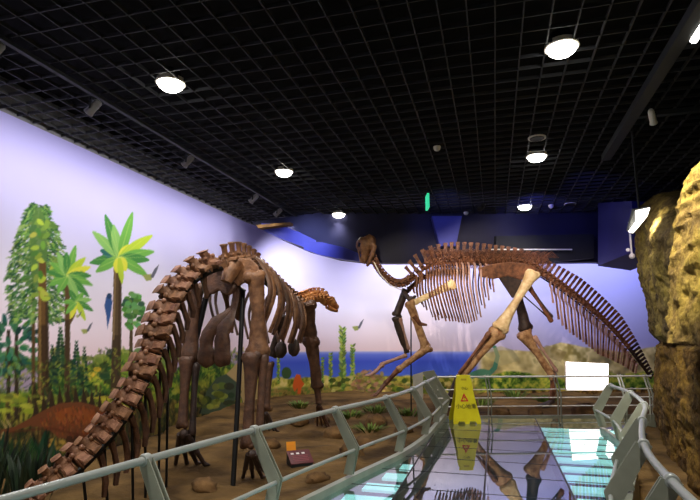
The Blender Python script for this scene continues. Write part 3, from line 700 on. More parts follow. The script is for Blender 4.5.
# tall end plates where the left railing meets the cross railing
e = thing('end_stanchion', (-1.55, 12.4, 0), 'tall pale grey end plates where left railing meets the far railing', 'stanchion')
MB().prism([at(413, 396, w=12.3), at(413, 375, w=12.3), at(423, 372, w=12.3), at(423, 400, w=12.3)], Vector((-sa, ca, 0)) * .03).build('plate', white_m, e, smooth=False)
MB().prism([at(422, 372, w=12.6), at(434, 370, w=12.6), at(449, 398, w=12.6), at(441, 402, w=12.6)], Vector((-sa, ca, 0)) * .03).build('slanted_plate', post_m, e, smooth=False)
MB().prism([at(441, 402, w=12.6), at(449, 398, w=12.6), at(443, 420, w=12.6), at(435, 420, w=12.6)], Vector((-sa, ca, 0)) * .03).build('foot_plate', post_m, e, smooth=False)

MB().prism([at(416, 396, w=12.31), at(421, 396, w=12.31), at(424, 428, w=12.31), at(419, 428, w=12.31)], Vector((-sa, ca, 0)) * .03).build('foot_plate', post_m, e, smooth=False)
# ------------------------------------------------------------------ far cross railing
A0 = Vector((-1.34, 12.5, 0)); A1 = Vector((3.55, 14.16, 0)); ad = (A1 - A0).normalized()
fr_ = thing('handrail', A0, 'straight far railing with thin pale rails in front of the large standing skeleton', 'railing')
for z, r in ((.86, .022), (.57, .013), (.38, .013), (.19, .013)):
    MB().tube([A0 + Vector((0, 0, z)), A1 + Vector((0, 0, z))], r, 8).build('rail', rail_w, fr_)
for px in (488, 557, 622, 648):
    d = ray(px, 376); tq = (A0.x * ad.y - A0.y * ad.x) / (d.x * ad.y - d.y * ad.x); g = Vector((d.x * tq, d.y * tq, 0)); pn = Vector((ad.y, -ad.x, 0))
    b = MB()
    for s_ in (-1, 1):
        q = g + ad * s_ * .035
        b.prism([q + Vector((0, 0, .9)) - pn * .12, q + pn * .08 + Vector((0, 0, .45)), q + Vector((0, 0, -.3)), q - pn * .06 + Vector((0, 0, -.3)), q + pn * .02 + Vector((0, 0, .44)), q - pn * .17 + Vector((0, 0, .88))], ad * .012)
    b.build('post', post_m, fr_, smooth=False)
b = MB(); q0 = A0 - Vector((0, 0, .02)); 
b.prism([A0 + Vector((0, .0, -.02)), A1 + Vector((0, .0, -.02)), A1 + Vector((0, .05, -.02)), A0 + Vector((0, .05, -.02))], (0, 0, -.3)); b.build('kerb', post_m, fr_, smooth=False)

# ------------------------------------------------------------------ lit display board on the far railing
pc = [at(567, 390, w=12.95), at(608, 390, w=12.95), at(608.5, 364, w=12.95), at(566.5, 362, w=12.95)]
bd = thing('display_board', (pc[0] + pc[1]) / 2, 'glowing white display board mounted on the far railing', 'display board')
MB().prism(pc, Vector((-sa, ca, 0)) * .05).build('lit_panel', board_m, bd, smooth=False)
fn = MB(); cc = sum(pc, Vector()) / 4
ot = [cc + (p - cc) * 1.03 + Vector((-sa, ca, 0)) * .02 for p in pc]; fn.prism(ot, Vector((-sa, ca, 0)) * .05); fn.build('back_case', rail_w, bd, smooth=False)
b = MB()
for r_ in range(3): b.box(pc[0] + (pc[1] - pc[0]) * .76 + Vector((0, 0, .2 + .11 * r_)) + Vector((sa, -ca, 0)) * .004, (.12 - .02 * r_, .008, .035), Matrix.Rotation(YW, 3, 'Z'))
b.build('faint_print', boardr_m, bd, smooth=False)

# ------------------------------------------------------------------ wet floor sign
def text(s_, size, m, parent, loc, rot, name='lettering', ex=.002):
    c = bpy.data.curves.new(name, 'FONT'); c.body = s_; c.size = size; c.extrude = ex; c.align_x = 'CENTER'; c.align_y = 'CENTER'; c.materials.append(m)
    tmp = bpy.data.objects.new(name, c); COL.objects.link(tmp); bpy.context.view_layer.update()
    me = bpy.data.meshes.new_from_object(tmp.evaluated_get(bpy.context.evaluated_depsgraph_get())); bpy.data.objects.remove(tmp)
    o = bpy.data.objects.new(name, me); COL.objects.link(o); o.parent = parent; o.location = loc; o.rotation_euler = rot; return o
sg = thing('wet_floor_sign', (-.70, 11.72, 0), 'yellow folding caution sign standing on the glass floor', 'caution sign')
sg.rotation_euler = (0, 0, YW)
def sign_leaf(s_):
    out = [(-.285, 0), (-.29, .06), (-.265, .2), (-.22, .42), (-.19, .6), (-.175, .76), (-.165, .87), (-.13, .95), (-.06, .975), (.06, .975), (.13, .95), (.165, .87), (.175, .76), (.19, .6), (.22, .42), (.265, .2), (.29, .06), (.285, 0), (.2, 0), (.17, .05), (.06, .05), (.04, 0), (-.04, 0), (-.06, .05), (-.17, .05), (-.2, 0)]
    sl = .26 * s_
    def T(x, z, o): return Vector((x, sl * (1 - z / .975) + o * s_, z))
    n = len(out); b = MB(); vs = [T(x, z, -.008) for x, z in out] + [T(x, z, .012) for x, z in out]
    if s_ < 0: pass
    b.add(vs, [tuple(range(n)), tuple(range(2 * n - 1, n - 1, -1))] + [(i, n + i, n + (i + 1) % n, (i + 1) % n) for i in range(n)]); return b, T
for s_ in (-1, 1):
    b, T = sign_leaf(s_); lf = b.build('panel', yellow_m, None, smooth=False); lf.parent = sg
    if s_ == -1:
        def on(x, z, o=.014): return T(x, z, o)
        # hand grip recess, triangle mark and lettering on the front leaf
        b = MB(); b.add([on(-.06, .86), on(.06, .86), on(.06, .90), on(-.06, .90)], [(0, 1, 2, 3)]); g = b.build('hand_slot', mat('slot_yellow', (196, 170, 10), .5), None, smooth=False); g.parent = lf
        tri = [(-.105, .44), (.065, .44), (-.02, .61)]; ti = [(-.065, .462), (.025, .462), (-.02, .555)]
        b = MB(); b.add([on(x, z) for x, z in tri + ti], [(0, 1, 4, 3), (1, 2, 5, 4), (2, 0, 3, 5)]); g = b.build('warning_triangle', red_m, None, smooth=False); g.parent = lf
        b = MB(); b.add([on(x, z, .016) for x, z in ((-.028, .475), (-.012, .475), (-.012, .485), (-.028, .485), (-.03, .50), (-.01, .50), (-.012, .535), (-.028, .535))], [(0, 1, 2, 3), (4, 5, 6, 7)]); g = b.build('warning_mark', red_m, None, smooth=False); g.parent = lf
        tilt = math.atan(.26 / .975); p = on(0, .34, .018)
        text('小心地滑', .105, ink_m, lf, p, (PI / 2 - tilt, 0, 0)); text('小心', .07, ink_m, lf, on(0, .70, .018), (PI / 2 - tilt, 0, 0))
MB().tube([(-.15, 0, .955), (.15, 0, .955)], .018, 10).build('hinge', yellow_m, None).parent = sg
# ------------------------------------------------------------------ information placard on the ground
def gz(p): return ground_z(p.x, p.y)
pp = at(300, 462, z=-.3); pl = thing('information_placard', (pp.x, pp.y, gz(pp)), 'dark red slanted placard with orange card lying on the sand', 'placard')
pl.rotation_euler = (0, 0, math.radians(38)); pl.scale = (.74, .74, .74)
def addl(b, n, m, par): o = b.build(n, m, None, smooth=False); o.parent = par; return o
addl(MB().prism([(-.26, -.2, 0), (-.26, -.2, .06), (-.26, .2, .26), (-.26, .2, 0)], (.5, 0, 0)), 'base', duct_m, pl)
tp = math.atan(.2 / .4); RM = Matrix.Rotation(tp, 3, 'X')
pn_ = addl(MB().box((0, 0, .175), (.54, .46, .015), RM), 'panel', maroon_m, pl)
oc = addl(MB().box((-.14, .26, .34), (.22, .015, .26), Matrix.Rotation(-.3, 3, 'X')), 'orange_card', orange_m, pl)
b = MB()
for i, x in enumerate((-.16, -.03, .1)): b.box(Vector((x, .1, .175)) + RM @ Vector((0, 0, .01)) + Vector((0, 0, .05)), (.07, .05, .004), RM)
o = addl(b, 'heading', txt_w, pn_)
b = MB()
for i in range(4): b.box(Vector((0, .03 - i * .05, .175 + (.03 - i * .05) * .5)) + RM @ Vector((0, 0, .009)), (.4 - .05 * (i % 2), .012, .003), RM)
addl(b, 'text_lines', mat('dull_red_print', (150, 60, 70), .5), pn_)

# ------------------------------------------------------------------ skeleton builders
def basis(axis, dorsal):
    y = axis.normalized(); z = (dorsal - y * dorsal.dot(y)).normalized(); x = y.cross(z); return Matrix((x, y, z)).transposed()
def vertebra(c, axis, dorsal, r, ln, spine, sw, trans, chev=0, lean=.25, cw=None, tlift=.15, tw=None, m=None, parent=None, name='vertebra', sthick=.3):
    M = basis(Vector(axis), Vector(dorsal)); c = Vector(c); b = MB()
    def W(x, y, z): return c + M @ Vector((x, y, z))
    n = 10; rings = []
    for t, k in ((-.5, .92), (-.42, 1.05), (-.2, .82), (.2, .82), (.42, 1.05), (.5, .92)):
        rings.append([W(r * k * math.cos(2 * PI * i / n), ln * t, r * k * math.sin(2 * PI * i / n)) for i in range(n)])
    b.loft(rings)
    # neural arch
    b.loft([[W(x * r * .6 * q, y * ln * .36, z) for x, y in ((-1, -1), (1, -1), (1, 1), (-1, 1))] for q, z in ((1, r * .6), (.75, r * 1.25), (.4, r * 1.6))])
    # neural spine blade, flared at the tip
    L = []
    for t, q, th in ((0, .9, 1), (.3, .72, .8), (.75, .85, .8), (.95, 1.1, 1.35), (1.0, .95, 1.1)):
        z = r * 1.15 + spine * t; yo = -lean * spine * t; a = sw * q / 2; h = sw * sthick * th / 2
        L.append([W(-h, yo - a, z), W(h, yo - a, z), W(h * 1.2, yo, z), W(h, yo + a, z), W(-h, yo + a, z), W(-h * 1.2, yo, z)])
    b.loft(L)
    if trans:
        tw_ = tw or ln * .5
        for s_ in (-1, 1):
            L = []
            for t, q in ((.0, 1), (.4, .75), (.8, .8), (1, .9), (1.05, .5)):
                x = s_ * (r * .5 + trans * t); z = r * .5 + tlift * trans * t * (1 if t < .8 else .9); a = tw_ * q / 2; h = r * .28 * q
                L.append([W(x, -a, z - h * .6), W(x, a, z - h * .6), W(x, a * .8, z + h), W(x, -a * .8, z + h)])
            b.loft(L)
    for y_, s_ in ((ln * .45, 1), (-ln * .45, 1)):
        for sx in (-1, 1): b.ball(W(sx * r * .5, y_, r * 1.15), r * .3, 6, 4)
    return b.build(name, m, parent)
def chevron(c, axis, dorsal, r, ln, lng, w, m, parent, lean=.35):
    M = basis(Vector(axis), Vector(dorsal)); c = Vector(c); b = MB()
    def W(x, y, z): return c + M @ Vector((x, y, z))
    for s_ in (-1, 1): b.tube([W(s_ * r * .6, 0, -r * .9), W(s_ * r * .35, -lean * lng * .15, -r - lng * .2), W(0, -lean * lng * .3, -r - lng * .3)], w * .4, 6)
    b.tube([W(0, -lean * lng * .3, -r - lng * .28), W(0, -lean * lng * .6, -r - lng * .6), W(0, -lean * lng, -r - lng)], [w * .5, w * .45, w * .6], 6, side=M @ Vector((1, 0, 0)), flat=.55)
    return b.build('chevron', m, parent)
def bone(name, a, b_, ra, rs, rb, m, parent, bow=0, bowdir=(0, 0, 1), side=(1, 0, 0), flat=.8, cond=True, seg=12):
    a = Vector(a); b_ = Vector(b_); L = (b_ - a).length; bd = Vector(bowdir)
    prof = [(0, .55), (.02, .9), (.07, 1.0), (.14, .8), (.26, None), (.5, 's'), (.74, None), (.86, .8), (.93, 1.0), (.98, .92), (1, .55)]
    pts = []; rad = []
    for t, k in prof:
        pts.append(a.lerp(b_, t) + bd * bow * math.sin(PI * t) * L)
        e = ra if t < .5 else rb
        rad.append(rs if k == 's' else (e * .35 + rs * .65 if k is None else e * k))
    mb = MB().tube(pts, rad, seg, side=side, flat=flat, jit=.12)
    if cond:
        ax = (b_ - a).normalized(); sd = Vector(side); sd = (sd - ax * sd.dot(ax)).normalized(); ot = ax.cross(sd)
        for s_ in (-1, 1): mb.ball(b_ - ax * rb * .35 + ot * s_ * rb * .55, (rb * .55,) * 3, 8, 6)
        mb.ball(a + ax * ra * .35 + ot * ra * .55, (ra * .55,) * 3, 8, 6)
    return mb.build(name, m, parent)
def rib(name, pts, r, m, parent, side, flat=.45):
    q = spline(pts, 14); rad = [r * (1.25 if i < 2 else 1.0 if i < 10 else .8) for i in range(14)]
    return MB().tube(q, rad, 7, side=side, flat=flat).build(name, m, parent)
def foot(name, ankle, fwd, size, m, parent, toes=3, spread=.5, gz_=None, phal=3, meta=.0):
    ankle = Vector(ankle); f = Vector(fwd).normalized(); sd = Vector((f.y, -f.x, 0)); b = MB()
    for k in range(toes):
        a = lerp(-spread, spread, k / max(1, toes - 1)); d = (f * math.cos(a) + sd * math.sin(a)).normalized()
        st = ankle + sd * math.sin(a) * size * .25; ground = gz_ if gz_ is not None else ankle.z - size * .4
        mid = st + d * size * .35; mid.z = lerp(ankle.z, ground, .55) ; tip = st + d * size * (1.0 - abs(a) * .25); tip.z = ground + size * .03
        knk = st + d * size * .65; knk.z = ground + size * .09
        b.tube([st, mid], [size * .10, size * .085], 8); b.ball(mid, size * .1, 8, 5); b.tube([mid, knk], [size * .08, size * .065], 8); b.ball(knk, size * .075, 8, 5)
        b.tube([knk, knk.lerp(tip, .5), tip], [size * .07, size * .055, size * .015], 8)
    b.ball(ankle, (size * .16,) * 3, 9, 6)
    return b.build(name, m, parent)

# ------------------------------------------------------------------ long-tailed skeleton on the left
def atg(px, py, Y): return at(px, py, Y=Y)
sp_ = thing('dinosaur_skeleton', (-4.1, 8.5, -.25), 'brown mounted dinosaur skeleton with bent tail in the foreground, seen from behind', 'dinosaur skeleton')
tailp = [atg(22, 515, 5.25), atg(44, 490, 5.35), atg(76, 464, 5.6), atg(104, 436, 5.85), atg(128, 405, 6.05), atg(147, 370, 6.25), atg(160, 336, 6.45), atg(171, 306, 6.65), atg(187, 281, 6.9), atg(208, 267, 7.2), atg(226, 263, 7.6)]
tp_ = resample(tailp, lambda u: lerp(.16, .215, u)); n = len(tp_)
lat = Vector((.87, -.5, 0))
for i in range(n - 1):
    u = i / (n - 1); ax = (tp_[i + 1] - tp_[max(i - 1, 0)]).normalized(); dz = lat.cross(ax); dz = dz if dz.z + dz.dot(Vector((-.5, -.87, 0))) > 0 else -dz
    k = lerp(.95, 1.35, min(1, u * 1.5))
    k *= random.uniform(.9, 1.12); ax = (ax + Vector([random.uniform(-.1, .1) for _ in range(3)])).normalized()
    vertebra(tp_[i], ax, dz, .10 * k, lerp(.14, .18, u), .10 * k, .10 * k, .15 * k, lean=.35, m=bone_t if i % 3 else bone_s, parent=sp_, tw=.12 * k, tlift=-.25, sthick=.95)
for i in range(6, n - 2):
    u = i / (n - 1); ax = (tp_[i + 1] - tp_[i - 1]).normalized(); dz = lat.cross(ax); dz = dz if dz.z + dz.dot(Vector((-.5, -.87, 0))) > 0 else -dz
    ln = lerp(.2, .5, math.sin(PI * min(1, u * 1.1))); c = tp_[i] - dz * .1
    MB().tube([c + lat * .05, c - dz * .1 + Vector((0, 0, -.1)), c - dz * .16 + Vector((0, 0, -ln * .6)), c - dz * .15 + Vector((0, 0, -ln))], [.045, .04, .045, .035], 7, jit=.2).tube([c - lat * .05, c - dz * .1 + Vector((0, 0, -.1))], .03, 6).build('chevron', bone_l, sp_)
dors = [atg(226, 263, 7.6), atg(238, 260, 8.0), atg(250, 264, 8.6), atg(266, 277, 9.5), atg(283, 293, 10.5), atg(297, 304, 11.4)]
dp = resample(dors, .235); nd = len(dp)
lat2 = Vector((1, .05, 0))
for i in range(nd):
    ax = (dp[min(i + 1, nd - 1)] - dp[max(i - 1, 0)]).normalized(); dz = lat2.cross(ax); dz = dz if dz.z > 0 else -dz
    vertebra(dp[i], ax, dz, .10, .2, .20 if i < 7 else .15, .11, .17, lean=.1, m=bone_s, parent=sp_, sthick=.6)
# ribs
for i in range(3, nd, 1):
    if i % 3 == 2: continue
    u = (i - 3) / (nd - 4); c = dp[i]; ax = (dp[min(i + 1, nd - 1)] - dp[max(i - 1, 0)]).normalized()
    wd = .66 * math.sin(PI * (.3 + .2 * u)) * (1 - .62 * u) + .03; dep = lerp(1.15, 1.3, math.sin(PI * u)) * (1.0 - .2 * u)
    for s_ in (-1, 1):
        P = [c + Vector((s_ * .08, 0, .02)), c + Vector((s_ * wd * .5, -.02, .02)), c + Vector((s_ * wd * .92, -.08, -dep * .3)), c + Vector((s_ * wd, -.14, -dep * .6)), c + Vector((s_ * wd * .7, -.18, -dep))]
        rib('rib', P, .05, bone_l if s_ < 0 or i % 2 else bone_s, sp_, (1, 0, 0), .6)
# neck and skull
nk = [atg(297, 304, 11.4), atg(305, 301, 11.9), atg(313, 298, 12.3), atg(321, 298, 12.7), atg(327, 303, 13.0)]
kp = resample(nk, .17); kn = len(kp)
for i in range(1, kn):
    ax = (kp[min(i + 1, kn - 1)] - kp[max(i - 1, 0)]).normalized(); dz = Vector((0, 0, 1))
    vertebra(kp[i], ax, dz, .12, .15, .12, .11, .14, lean=-.1, m=bone_o, parent=sp_, name='neck_vertebra', sthick=.5)
def skull(parent, base, tip, up, h, w, m, jaw=True):
    base = Vector(base); tip = Vector(tip); M = basis(tip - base, Vector(up)); L = (tip - base).length
    def W(x, y, z): return base + M @ Vector((x * w, y * L, z * h))
    secs = [(-.02, .35, .1, .55), (.08, .8, -.05, .9), (.28, 1, -.12, 1.0), (.45, .85, -.1, .95), (.6, .62, -.1, .72), (.8, .55, -.1, .5), (.94, .5, -.1, .38), (1, .3, -.06, .25)]
    R = [[W(wd / 2 * math.cos(a) * (1 if abs(math.sin(a)) < .9 else .8), y, lo + (hi - lo) * (math.sin(a) + 1) / 2) for a in [2 * PI * k / 14 for k in range(14)]] for y, wd, lo, hi in secs]
    n = 14; vs = [p for r in R for p in r]; fs = [tuple(range(n - 1, -1, -1)), tuple((len(R) - 1) * n + k for k in range(n))]
    for i in range(len(R) - 1):
        for k in range(n):
            if i == 2 and k in (1, 5): continue      # eye sockets
            if i == 4 and k in (1, 5): continue            # nostril openings
            fs.append((i * n + k, i * n + (k + 1) % n, (i + 1) * n + (k + 1) % n, (i + 1) * n + k))
    o = MB().add(vs, fs).build('skull', m, parent)
    md = o.modifiers.new('thickness', 'SOLIDIFY'); md.thickness = .015
    b = MB()
    for s_ in (-1, 1): b.tube([W(s_ * .42, .12, .0), W(s_ * .42, .2, -.22), W(s_ * .34, .6, -.3), W(s_ * .2, .95, -.26), W(0, 1.0, -.24)], [.03 * h / .3, .05 * h / .3, .045 * h / .3, .035 * h / .3, .03 * h / .3], 8)
    b.build('lower_jaw', m, parent)
    b = MB()
    for s_ in (-1, 1):
        for j in range(8): b.tube([W(s_ * lerp(.32, .22, j / 7), lerp(.5, .95, j / 7), -.1), W(s_ * lerp(.32, .22, j / 7), lerp(.5, .95, j / 7), -.2)], [.012, .004], 5)
    b.build('teeth', m, parent)
skull(sp_, atg(326, 304, 13.0), atg(338, 309, 13.2), (0, 0, 1), .26, .26, bone_o)
# girdles
def plate(name, pts, th, m, parent, nrm):
    nrm = Vector(nrm).normalized() * th; P = [Vector(p) - nrm * .5 for p in pts]; o = MB().prism(P, nrm).build(name, m, parent, smooth=False)
    bv = o.modifiers.new('round', 'BEVEL'); bv.width = th * .4; bv.segments = 2; return o
HR = Vector((.42, 0, 0))
il = [(229, 264), (238, 258), (250, 258), (258, 266), (262, 280), (255, 288), (246, 282), (238, 287), (231, 280)]
plate('ilium', [atg(x, y, 7.75) for x, y in il], .09, bone_s, sp_, (1, -1, .1))
plate('ilium', [atg(x - 26, y + 8, 7.75) for x, y in il], .09, bone_l, sp_, (1, 1, .1))
MB().tube([atg(236, 262, 7.7), atg(230, 272, 7.6), atg(226, 282, 7.55)], [.13, .12, .09], 10, jit=.3).build('sacrum', bone_s, sp_)
for x, mm in ((0, bone_s), (-16, bone_l)):
    q = 1 if x == 0 else 0
    MB().tube(spline([atg(234 + q * 4, 286, 7.8), atg(234 + q * 2, 304, 7.8), atg(222 + q * 8, 318, 7.7), atg(208 + q * 15, 334, 7.6), atg(206 + q * 17, 354, 7.6), atg(210 + q * 15, 366, 7.6)], 16), [.05, .045, .04, .04, .045, .06, .09, .12, .13, .12, .12, .13, .15, .15, .13, .08], 10, side=(0, 1, 0), flat=.5, jit=.5).build('ischium', bone_l, sp_)
    bone('pubis', atg(240 + x, 290, 7.9), atg(238 + x * .5, 318, 8.6), .08, .045, .1, bone_l, sp_, flat=.6, side=(0, 1, 0), cond=False)
# hind legs
bone('femur', atg(255, 272, 7.7), atg(258, 356, 7.75), .17, .11, .2, bone_s, sp_, bow=.02, bowdir=(1, 0, 0), side=(0, 1, 0), flat=.85)
MB().ball(atg(250, 277, 7.65), .12, 10, 7, jit=.1).build('femur_head', bone_s, sp_)
bone('tibia', atg(252, 352, 7.65), atg(247, 448, 7.45), .17, .08, .11, bone_l, sp_, side=(0, 1, 0))
bone('fibula', atg(264, 354, 7.7), atg(258, 446, 7.5), .09, .055, .08, bone_l, sp_, side=(0, 1, 0), cond=False)
foot('hind_foot', atg(252, 454, 7.45), (-.1, 1, 0), .42, bone_d, sp_, 4, .6, ground_z(-3.8, 7.7))
bone('femur', atg(197, 284, 7.9), atg(189, 360, 7.9), .15, .10, .18, bone_l, sp_, side=(0, 1, 0))
bone('tibia', atg(187, 356, 7.85), atg(182, 428, 7.7), .15, .07, .10, bone_l, sp_, side=(0, 1, 0))
bone('fibula', atg(196, 362, 7.9), atg(192, 436, 7.75), .08, .045, .07, bone_d, sp_, side=(0, 1, 0), cond=False)
foot('hind_foot', atg(184, 434, 7.7), (-.1, 1, 0), .5, bone_d, sp_, 4, .6, ground_z(-5, 7.9))
# shoulder and fore legs
plate('scapula', [atg(x, y, 11.3) for x, y in ((289, 296), (297, 300), (304, 308), (306, 322), (300, 330), (294, 322), (292, 308))], .06, bone_l, sp_, (1, .3, .1))
bone('humerus', atg(306, 302, 11.5), atg(311, 344, 11.7), .24, .17, .2, bone_l, sp_, side=(0, 1, 0))
bone('radius', atg(311, 340, 11.7), atg(318, 388, 11.8), .2, .13, .14, bone_l, sp_, side=(0, 1, 0))
bone('ulna', atg(311, 352, 11.8), atg(314, 388, 11.85), .1, .06, .08, bone_d, sp_, side=(0, 1, 0), cond=False)
bone('metacarpal', atg(317, 388, 11.8), atg(319, 404, 11.8), .1, .07, .09, bone_l, sp_, side=(0, 1, 0), cond=False)
foot('fore_foot', atg(319, 406, 11.8), (.3, 1, 0), .34, bone_l, sp_, 4, .6, ground_z(-3.8, 11.9))
bone('humerus', atg(283, 315, 11.0), atg(272, 356, 11.2), .15, .09, .13, bone_d, sp_, side=(0, 1, 0))
bone('radius', atg(270, 362, 11.2), atg(266, 410, 11.1), .11, .075, .1, bone_l, sp_, side=(0, 1, 0))
foot('fore_foot', atg(266, 414, 11.1), (.2, 1, 0), .34, bone_d, sp_, 4, .6, ground_z(-5, 11.2))
for x, y in ((281, 350), (294, 348)): MB().ball(atg(x, y, 10.8), (.14, .06, .19), 10, 7, jit=.15).build('sternal_plate', bone_d, sp_)
# steel support inside the mount
b = MB(); 
for P in ([(205, 300), (212, 288), (232, 284), (244, 292)], [(206, 298), (196, 340), (192, 452)]): b.tube([atg(x, y, 7.95) for x, y in P], .05, 8)
b.tube([atg(243, 292, 7.9), atg(239, 380, 7.6), atg(233, 486, 7.25)], .04, 8)
b.tube([dp[2] - Vector((0, 0, .14)), dp[8] - Vector((0, 0, .14)), dp[-1] - Vector((0, 0, .14))], .03, 8)
q = spline([p - Vector((-.06, .02, .08)) for p in tp_[4:]], 40); b.tube(q, .04, 8)
for i in (5, 7, 10, 12, 15, 17):
    b.tube([tp_[i], Vector((tp_[i].x + .05, tp_[i].y + .1, ground_z(tp_[i].x + .05, tp_[i].y + .1) - .03))], .018, 8)
tag(b.build('support_frame', steel_b, sp_), 'black steel support frame')

# ------------------------------------------------------------------ large standing skeleton at the back
HW = 14.55
def hw(px, py, d=0.0): return at(px, py, w=HW + d)
hs = thing('dinosaur_skeleton', hw(500, 405), 'large reddish-brown duck-billed dinosaur skeleton behind the far railing, facing left', 'dinosaur skeleton')
vd = Vector((-sa, ca, 0))          # away from the viewer
spn = [hw(*p) for p in ((371, 256), (376, 267), (384, 277), (394, 284), (405, 284), (413, 278), (422, 269), (434, 263), (450, 261), (470, 260), (490, 261), (512, 263), (530, 267), (546, 276), (566, 290), (588, 307), (608, 325), (626, 345), (642, 366), (652, 380))]
vp = resample(spn, lambda u: .13 if u < .17 else (.17 if u < .5 else lerp(.145, .10, (u - .5) * 2))); nv = len(vp)
L_tot = nv
def uX(p): return 350 + F_ * (p - EYE).dot(RT) / (p - EYE).dot(FW)
for i, p in enumerate(vp):
    ax = (vp[min(i + 1, nv - 1)] - vp[max(i - 1, 0)]).normalized(); dz = vd.cross(ax); dz = dz if dz.z > 0 else -dz
    x = uX(p); r = float(np.interp(x, [370, 400, 450, 530, 580, 650], [.07, .085, .10, .105, .08, .03]))
    if x < 412 and i < 18 : spn_l = .07
    else: spn_l = float(np.interp(x, [405, 425, 450, 500, 540, 570, 610, 650], [.2, .36, .42, .34, .30, .44, .40, .1]))
    tail = x > 535
    vertebra(p, ax, dz, r, (.11 if tail else .125), spn_l, .085 if tail else .11, .12 if x < 545 else .1 * (650 - min(649, x)) / 105, lean=-.1 if not tail else -.05, m=bone_d if x > 628 else bone_h, parent=hs, name='neck_vertebra' if x < 412 and i < 18 else 'vertebra', sthick=.35)
# ossified tendons crossing the back
b = MB()
for k in range(88):
    x = 424 + k * 1.4; y0 = float(np.interp(x, [428, 540], [258, 262])); d = random.choice((-.12, -.06, .06))
    b.tube([hw(x, y0 - 4, d), hw(x + 7, y0 - 9 - random.random() * 2, d), hw(x + 13, y0 - 4, d)], .008, 5); b.tube([hw(x, y0 - 8, d), hw(x + 7, y0 + 9, d)], .013, 5)
b.build('ossified_tendons', bone_h, hs)
# skull facing down and left
skull(hs, hw(373, 240), hw(364, 264), (hw(360, 236) - hw(373, 244)), .42, .36, bone_s)
MB().ball(hw(369, 243, .05), (.22, .18, .24), 14, 10, jit=.3).build('braincase', bone_s, hs)
b = MB(); b.tube([hw(374, 262, -.12), hw(380, 274, -.12), hw(390, 285, -.12), hw(402, 290, -.12)], .018, 6); b.build('neck_support', rail_w, hs)
# ribs (near and far side)
RB = [(419, 282, 422, 304), (429, 275, 439, 320), (435, 273, 446, 321), (441, 272, 453, 321), (447, 272, 459, 322), (453, 272, 464.5, 323), (459, 272, 469.5, 323), (465, 272, 474.5, 321), (416, 284, 418, 296), (421, 280, 427, 310), (426, 276, 436, 320), (432, 274, 442, 318), (438, 273, 450, 321), (444, 272, 456, 321), (450, 272, 462, 322), (456, 272, 467, 323), (462, 272, 472, 322), (468, 272, 477, 320), (474, 272, 481, 317), (480, 273, 485, 308), (486, 273, 489, 300), (492, 274, 494, 292)]
for x0, y0, x1, y1 in RB:
    for sd in (-1, 1):
        o_ = sd * .02; D = sd * .42 * min(1, (y1 - y0) / 40)
        sx = -3 if sd > 0 else 0
        P = [hw(x0, y0 - 9, sd * .08), hw(x0 + 1 + sx * .3, y0 - 5, D * .7), hw(lerp(x0, x1, .25) + sx, lerp(y0, y1, .3), D * 1.05), hw(lerp(x0, x1, .65) + sx, lerp(y0, y1, .7), D), hw(x1 + sx, y1 - (3 if sd > 0 else 0), D * .65)]
        rib('rib', P, .03, bone_c if (x0 > 450 and sd < 0 and x0 % 2 == 0) else bone_h, hs, tuple(vd), .7)
# tail chevrons
for i, p in enumerate(vp):
    x = uX(p)
    if 549 < x < 640:
        ax = (vp[min(i + 1, nv - 1)] - vp[max(i - 1, 0)]).normalized(); dz = vd.cross(ax); dz = dz if dz.z > 0 else -dz
        ln = float(np.interp(x, [549, 556, 566, 600, 640], [.3, .8, .85, .75, .2]))
        chevron(p, ax, dz, .07, .1, ln, .06, bone_h if i % 2 else bone_c, hs, -.85)
# pelvis
il = [(478, 268), (492, 264), (510, 262), (530, 264), (540, 272), (534, 280), (520, 280), (508, 276), (494, 279), (480, 277)]
for sd in (-1, 1): plate('ilium', [hw(x, y, sd * .26) for x, y in il], .06, bone_h, hs, tuple(vd))
for sd, mm in ((-1, bone_h), (1, bone_d)):
    bone('ischium', hw(527, 284, sd * .2), hw(552, 322 + (0 if sd < 0 else -4), sd * .12), .09, .035, .07, mm, hs, side=tuple(vd), cond=False)
    plate('pubis', [hw(x, y, sd * .24) for x, y in ((522, 276), (508, 276), (498, 268), (496, 274), (504, 286), (512, 298), (520, 296))], .05, bone_d, hs, tuple(vd))
bone('ischium_rod', hw(522, 294, .1), hw(549, 318, .1), .03, .02, .04, bone_d, hs, cond=False)
# hind legs
nl, fl_ = -.32, .3
bone('femur', hw(534, 271, nl), hw(499, 330, nl - .1), .2, .10, .22, bone_p, hs, side=tuple(vd), flat=.75)
tag(hs.children[-1], 'pale cream thigh bone')
bone('tibia', hw(499, 330, nl - .05), hw(460, 379, nl), .24, .10, .13, bone_m, hs, side=tuple(vd), flat=.75)
bone('fibula', hw(490, 332, nl - .2), hw(459, 374, nl - .12), .08, .04, .06, bone_h, hs, side=tuple(vd), cond=False)
bone('metatarsal', hw(460, 377, nl), hw(449, 403, nl), .15, .12, .14, bone_d, hs, side=tuple(vd))
foot('hind_foot', hw(448, 404, nl), (-1, -.25, 0), .5, bone_d, hs, 3, .5, ground_z(*hw(448, 404, nl).xy))
bone('femur', hw(513, 274, fl_), hw(526, 330, fl_), .16, .12, .2, bone_d, hs, side=tuple(vd))
bone('tibia', hw(522, 331, fl_ - .05), hw(554, 378, fl_), .24, .10, .13, bone_m, hs, side=tuple(vd))
bone('fibula', hw(534, 336, fl_ - .1), hw(557, 372, fl_ - .1), .08, .035, .06, bone_c, hs, side=tuple(vd), cond=False)
bone('metatarsal', hw(554, 375, fl_), hw(552, 399, fl_), .11, .08, .1, bone_h, hs, side=tuple(vd))
foot('hind_foot', hw(552, 401, fl_), (-1, -.25, 0), .5, bone_d, hs, 3, .5, ground_z(*hw(552, 401, fl_).xy))
